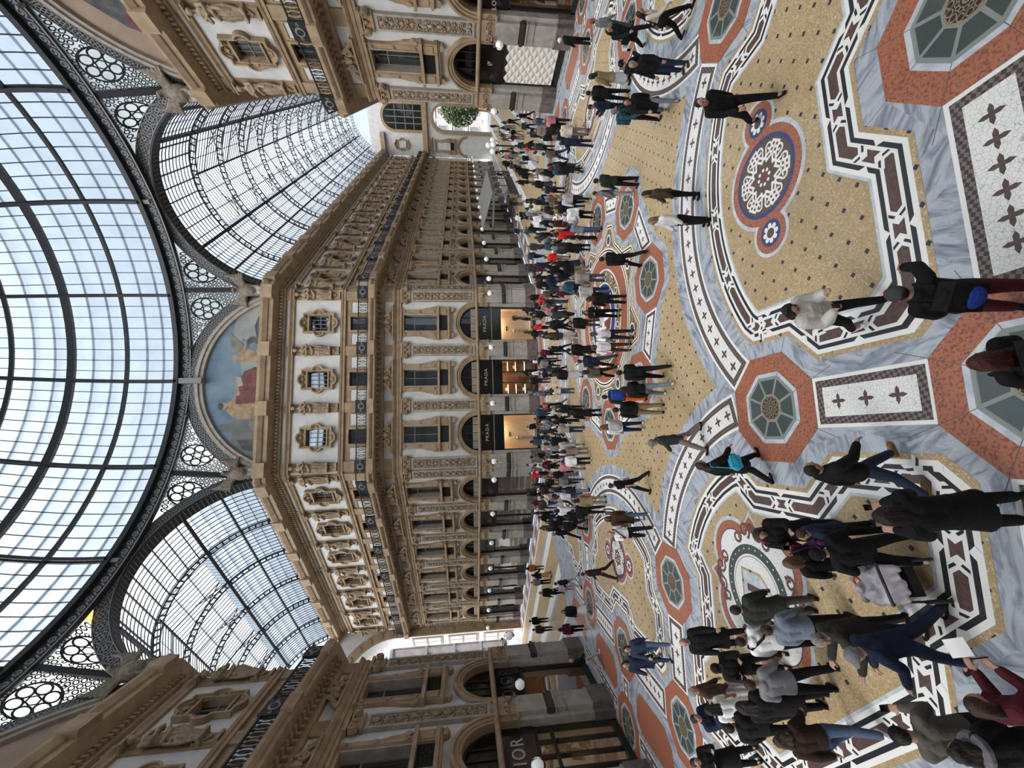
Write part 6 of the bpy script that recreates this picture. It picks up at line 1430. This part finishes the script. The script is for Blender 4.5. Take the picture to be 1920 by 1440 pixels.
    (-16.44, 11.55, 1.82, 170, 'black:coat black:trousers black dark:short - - stand', 'tall man in black coat in the mouth of the short arm'),
    (-17.37, 16.46, 1.70, 0, 'grey:jacket black:trousers black grey:short - - stand', 'person in grey jacket beside the tall man in black coat'),
    (-15.13, 8.35, 1.25, 190, 'lightgrey:jacket pink:trousers white lightbrown:medium - - stand', 'small child in pale grey jacket and pink trousers'),
    (-21.03, 18.17, 1.76, 20, 'black:jacket black:trousers black dark:short - - walk', 'slim figure in black against the bright floor of the short arm'),
    (-20.96, 16.39, 1.74, 20, 'charcoal:jacket charcoal:trousers black dark:short - - walk', 'figure in charcoal with legs apart against the bright floor of the short arm'),
    (23.33, 14.77, 1.76, 10, 'black:jacket black:trousers black dark:short - - walk', 'lone dark figure on the bright floor at the end of the long arm'),
]
CROWD = [(17.27, 9.37), (10.29, 0.43), (16.01, 7.85), (26.99, 21.46), (13.53, 5.12), (34.04, 29.49), (33.06, 30.28), (13.57, 3.72), (9.2, -0.15), (29.76, 23.21), (16.38, 7.16), (41.5, 39.45), (10.88, 1.58), (21.76, 14.13), (12.12, 2.6), (49.34, 47.86), (35.31, 32.39), (34.64, 30.34), (32.11, 26.88), (34.02, 28.52), (15.21, 6.54), (26.18, 21.17), (27.35, 27.18), (29.07, 28.25), (24.34, 20.99), (9.0, 1.66), (19.2, 16.77), (10.34, 3.12), (28.1, 30.44), (11.8, 4.23), (21.71, 16.56), (30.39, 31.09), (22.1, 19.54), (18.46, 13.8), (13.39, 8.22), (26.12, 22.78), (9.52, 2.45), (23.07, 18.89), (11.02, 5.02), (22.92, 22.55), (18.1, 11.92), (33.69, 38.5), (20.92, 18.97), (14.27, 7.47), (24.65, 23.78), (33.58, 33.19), (39.77, 41.81), (17.65, 11.16), (25.76, 23.42), (15.02, 7.93), (12.39, 11.48), (6.74, 0.94), (9.09, 4.52), (8.16, 4.54), (11.05, 8.39), (12.83, 12.85), (21.38, 24.23), (8.42, 3.9), (7.52, 3.22), (13.14, 11.64), (6.84, 1.89), (11.8, 9.94), (7.69, 2.2), (10.2, 5.48), (10.13, 6.33), (11.33, 9.4), (20.2, 23.79), (12.33, 8.14), (9.07, 5.91), (17.13, 14.32), (14.12, 13.21), (18.05, 16.57), (4.27, 0.2), (6.78, 6.36), (8.51, 8.62), (10.96, 12.0), (4.29, 1.29), (6.9, 3.8), (11.94, 14.28), (4.73, 2.37), (10.45, 9.58), (8.14, 5.9), (6.21, 3.28), (4.29, -0.55), (14.93, 16.73), (5.56, 0.3), (5.5, 2.26), (16.58, 20.37), (13.2, 13.78), (15.77, 21.42), (7.48, 7.24), (5.34, 3.45), (8.19, 7.47), (9.39, 11.82), (2.27, 1.74), (4.37, 6.09), (5.36, 9.45), (3.93, 2.53), (9.02, 14.88), (9.13, 12.94), (3.3, 2.81), (3.32, 1.84), (7.19, 11.2), (6.06, 9.91), (4.48, 4.75), (6.8, 9.31), (6.4, 11.7), (5.54, 5.37), (5.05, 5.97), (5.11, 8.03), (6.91, 10.17), (8.45, 13.51), (1.1, 5.3), (3.83, 8.67), (4.42, 13.65), (2.72, 3.98), (3.45, 5.18), (5.72, 13.29), (2.99, 6.24), (3.48, 10.62), (4.66, 15.86), (5.3, 15.19), (5.42, 12.14), (3.26, 8.06), (4.02, 10.16), (4.04, 7.91), (2.6, 6.86), (1.74, 4.84), (1.53, 5.96), (2.73, 11.49), (-0.56, 13.24), (0.28, 12.68), (-0.18, 5.81), (0.67, 6.0), (-0.04, 10.29), (-1.24, 7.38), (0.35, 4.63), (-0.49, 9.1), (2.64, 13.07), (3.18, 14.68), (0.12, 8.45), (1.12, 8.05), (-1.68, 6.05), (0.14, 16.51), (-3.49, 9.2), (-2.42, 10.88), (-2.59, 8.36), (-3.91, 6.63), (-2.1, 13.39), (-2.79, 6.04), (-1.18, 12.9), (-1.41, 8.15), (-3.93, 4.93), (-2.66, 7.1), (-3.99, 4.24), (-3.73, 12.29), (-2.1, 3.89), (-3.56, 7.43), (-5.64, 11.9), (-4.7, 16.03), (-4.52, 9.89), (-7.66, 12.42), (-6.03, 8.11), (-6.18, 4.45), (-4.64, 5.37), (-6.89, 7.78), (-5.93, 13.7), (-4.5, 7.16), (-5.22, 10.18), (-6.2, 7.07), (-6.88, 11.73), (-4.15, 10.96), (-4.22, 11.78), (-7.12, 14.03), (-7.51, 10.33), (-7.32, 4.51), (-7.88, 16.11), (-5.93, 9.49), (-5.2, 4.22), (-7.56, 8.71), (-5.89, 6.37), (-4.69, 8.07), (-6.63, 9.47), (-5.15, 9.01), (-8.87, 6.79), (-8.96, 5.01), (-9.83, 3.52), (-8.19, 5.23), (-11.47, 14.15), (-8.69, 9.36), (-9.16, 5.86), (-11.32, 11.55), (-8.48, 15.43), (-9.35, 10.78), (-7.89, 6.19), (-7.87, 7.01), (-10.74, 14.64), (-9.54, 7.25), (-9.18, 11.75), (-9.86, 5.47), (-8.63, 14.49), (-8.56, 8.49), (-10.44, 6.4), (-9.66, 10.03), (-10.3, 11.94), (-9.32, 14.45), (-8.37, 10.39), (-8.58, 3.88), (-10.75, 12.71), (-10.37, 16.43), (-11.14, 7.45), (-11.28, 6.32), (-12.03, 11.52), (-11.9, 10.07), (-11.07, 8.46)]
for x, y, s, hdg, spec, label in PEOPLE:
    f_ = spec.split(); top, legs, shoes, hair, hat, bag = f_[:6] if len(f_) == 7 else (f_ + ['-'])[:6]; pose = f_[-1]
    if len(f_) == 6: top, legs, shoes, hair, hat = f_[:5]; bag = '-'; hat, bag = ('-', hat) if ':' in hat else (hat, '-')
    tc_, tt = top.split(':'); lc, lt = legs.split(':'); hc, ht = hair.split(':')
    if hc == 'bald': ht = 'bald'
    dark_skin = 'white shirt' in label
    cols = {'skin': 'skin_dark' if dark_skin else 'skin', 'top': cloth(tc_), 'legs': cloth(lc), 'shoe': cloth(shoes), 'hair': hairm(hc), 'hat': cloth({'redcap': 'darkgrey', 'greycap': 'grey', 'blackcap': 'black', 'whitecap': 'white'}.get(hat, 'black'))}
    cols['body'] = cols['skin']
    ms, J = person_meshes(s, pose, tt, lt, ht, hat != '-', True, cols)
    pr = place_person(ms, x, y, hdg, label)
    pr.data.materials[0] = MATS[cols['skin']]
    M = pr.matrix_world.copy(); q = s / 1.72
    who = 'the ' + ' '.join(label.split()[:7])
    if hat == 'redcap':
        mb = MB(); h = J['head']; ell(mb, h + Vector((0, .055, .085)), .055, .055, .05, cloth('crimson'), 12); child('cap_front', mb, pr)
        mb = MB(); mb.tube([h + Vector((.02 * math.cos(a), .085 + .0 * a, .118 + .012 * math.sin(a))) for a in (0, 1, 2, 3)], .006, cloth('white'), 5); child('badge', mb, pr)
    if 'puffer' == tt and tc_ == 'stonewhite':
        mb = MB()
        for nm in 'lr': caps(mb, J['sh' + nm], J['el' + nm], .082, .074, cloth('white')); caps(mb, J['el' + nm], J['el' + nm].lerp(J['wr' + nm], .93), .074, .058, cloth('white'))
        ell(mb, J['neck'] + Vector((0, -.09, .01)), .12, .075, .08, cloth('white')); child('hoodie', remeshed(mb, 'hoodie', .015, 2), pr)
    if pose.startswith('phone'):
        mb = MB(); p_ = J['wrr'] + J['hdr'] * .13 + Vector((0, .01, .03)); mb.box(p_.x - .037, p_.x + .037, p_.y - .006, p_.y + .006, p_.z - .075, p_.z + .075, 'black_gloss'); held('phone', mb, M, 'phone held by ' + who, 'phone')
    if ':' in bag:
        kind, col = bag.split(':'); mb = MB(); m_ = cloth('black' if col == 'blue' else col)
        if kind == 'backpack':
            c = J['chest'] + Vector((0, -.235, -.06)); rbox(mb, c, .34, .20, .48, cloth('black') if col == 'sage' else m_)
            b_ = held('backpack', mb, M, '%s backpack worn by %s' % (col, who), 'backpack'); mb = MB(); ell(mb, c + Vector((0, -.075, -.06)), .13, .07, .15, cloth('royal') if col == 'blue' else m_); child('pocket', mb, b_)
            mb = MB()
            for sd in (-.1, .1): mb.tube([J['neck'] + Vector((sd, -.13, -.03)), J['neck'] + Vector((sd, -.02, .045)), J['neck'] + Vector((sd, .13, -.06)), J['waist'] + Vector((sd * 1.5, .10, .05))], .02, cloth('black'), 6)
            child('strap', mb, b_)
        elif kind in ('shoulder',):
            c = J['waist'] + Vector((.25, .02, -.10)); rbox(mb, c, .13, .32, .26, m_); b_ = held('handbag', mb, M, '%s bag carried by %s' % (col, who), 'bag')
            mb = MB(); mb.tube([c + Vector((-.03, -.12, .1)), J['shr'] + Vector((-.02, -.06, .09)), J['shr'] + Vector((-.02, .05, .09)), c + Vector((-.03, .12, .1))], .014, m_, 6); child('strap', mb, b_)
        elif kind == 'strap':
            mb.tube([J['waist'] + Vector((.20, .02, .0)), J['chest'] + Vector((.08, -.17, .0)), J['shl'] + Vector((.05, -.06, .085)), J['shl'] + Vector((.05, .06, .08)), J['chest'] + Vector((.06, .165, .0)), J['waist'] + Vector((.20, .05, .0))], .02, m_, 6); child('strap', mb, pr)
        elif kind == 'scarf':
            mb.tube([J['neck'] + Vector((.13 * math.cos(a), .11 * math.sin(a), .03)) for a in [i * PI / 6 for i in range(13)]], .06, m_, 8); child('scarf', mb, pr)
        elif kind == 'paper':
            p_ = J['wrl'] + J['hdl'] * .16; mb.box(p_.x - .13, p_.x + .13, p_.y - .01, p_.y + .17, p_.z - .003, p_.z + .003, 'white_paint'); held('leaflet', mb, M, 'white leaflet held by the person in maroon jacket', 'paper')

# the crowd: a set of figures, copied with clothes and hair of their own
rnd = random.Random(21)
KINDS_ = [('stand', 'jacket', 'trousers', 'short'), ('stand', 'coat', 'trousers', 'long'), ('walk', 'jacket', 'trousers', 'short'), ('walk', 'coat', 'trousers', 'medium'), ('phone', 'jacket', 'trousers', 'short'), ('stand', 'hoodie', 'trousers', 'short'), ('walk', 'hoodie', 'trousers', 'medium'), ('stand', 'puffer', 'trousers', 'medium'), ('hold', 'jacket', 'trousers', 'long'), ('stand', 'jacket', 'skirt', 'long'), ('widestand', 'sweater', 'trousers', 'short'), ('stand', 'tshirt', 'trousers', 'medium')]
base_cols = {'skin': 'skin', 'top': cloth('black'), 'legs': cloth('black'), 'shoe': cloth('black'), 'hair': hairm('dark'), 'hat': cloth('black')}
PROTO = [(k_, person_meshes(1.66 + .03 * (i % 5), k_[0], k_[1], k_[2], k_[3], False, False, base_cols)[0]) for i, k_ in enumerate(KINDS_)]
TOPS = ['black'] * 16 + ['navy', 'charcoal', 'darkgrey', 'darkbrown', 'white', 'lightgrey', 'greybrown', 'taupe'] + ['navy', 'navy', 'navy', 'charcoal', 'charcoal', 'darkgrey', 'darkbrown', 'olive', 'grey', 'midgrey', 'lightgrey', 'white', 'white', 'cream', 'red', 'maroon', 'khaki', 'teal', 'bluegrey', 'pink', 'darkgreen', 'stone', 'denimdark']
LEGS = ['black'] * 6 + ['charcoal', 'navy', 'denimdark', 'denimdark', 'denim', 'denim', 'grey', 'taupe', 'lightgrey', 'khaki']
WORDS = {'darkgrey': 'dark grey', 'darkbrown': 'dark brown', 'midgrey': 'blue-tinged grey', 'lightgrey': 'pale grey', 'bluegrey': 'slate blue', 'darkgreen': 'bottle green', 'denimdark': 'dark denim', 'denim': 'blue denim', 'royal': 'bright blue', 'lightbrown': 'light brown', 'tshirt': 't-shirt', 'puffer': 'puffer'}
def where(x, y):
    u = ((x - 8.07) + (y - 18.3)) * K; v_ = ((-x - 8.07) + (y - 18.3)) * K
    if u > 3: return 'far down the long arm' if u > 26 else 'in the long arm by the awning' if u > 13 else 'at the mouth of the long arm'
    if v_ > 1: return 'in the short arm'
    if math.hypot(x, y) < 4.2: return 'on the central medallion'
    if y > 11: return 'before the left PRADA window' if x < -2.4 else 'before the middle PRADA door' if x < 2.4 else 'before the right PRADA window'
    if y > 5: return 'between medallion and left PRADA window' if x < -1.5 else 'between medallion and right PRADA window' if x < 5 else 'on the star band near the long arm'
    return 'left of the central medallion' if x < 0 else 'right of the central medallion'
seen = set(); C_used = {}
for x, y in CROWD:
    for tries in range(200):
        i = rnd.randrange(len(PROTO)); (pose, top, lg, hair), ms = PROTO[i]
        tc_, lc, hc = rnd.choice(TOPS), rnd.choice(LEGS), rnd.choice(['dark'] * 5 + ['brown'] * 4 + ['lightbrown', 'blond', 'grey', 'auburn'])
        lab = 'person in %s %s and %s %s, %s hair, %s %s' % (WORDS.get(tc_, tc_), WORDS.get(top, top), WORDS.get(lc, lc), lg, WORDS.get(hc, hc), {'stand': 'standing', 'walk': 'walking', 'phone': 'phone up', 'hold': 'hands out', 'widestand': 'standing wide'}[pose], where(x, y))
        if len(lab.split()) > 16: lab = lab.replace(', %s hair,' % WORDS.get(hc, hc), '')
        if len(lab.split()) <= 16 and lab not in seen: break
    seen.add(lab)
    pr = place_person(ms, x, y, rnd.choice([0, 0, 20, -30, 180, 170, 90, -90, 60, -60, 140, rnd.uniform(0, 360)]), lab, 'people in the crowd')
    sc = rnd.uniform(.94, 1.06); pr.scale = (sc, sc, sc)
    for ch in list(LASTKIDS):
        role = {'hair': hairm(hc), 'shoe': cloth(rnd.choice(['black', 'black', 'white', 'brown'])), 'trousers': cloth(lc), 'skirt': cloth(lc)}.get(ch.name.split('.')[0], cloth(tc_))
        ch.material_slots[0].link = 'OBJECT'; ch.material_slots[0].material = MATS[role]
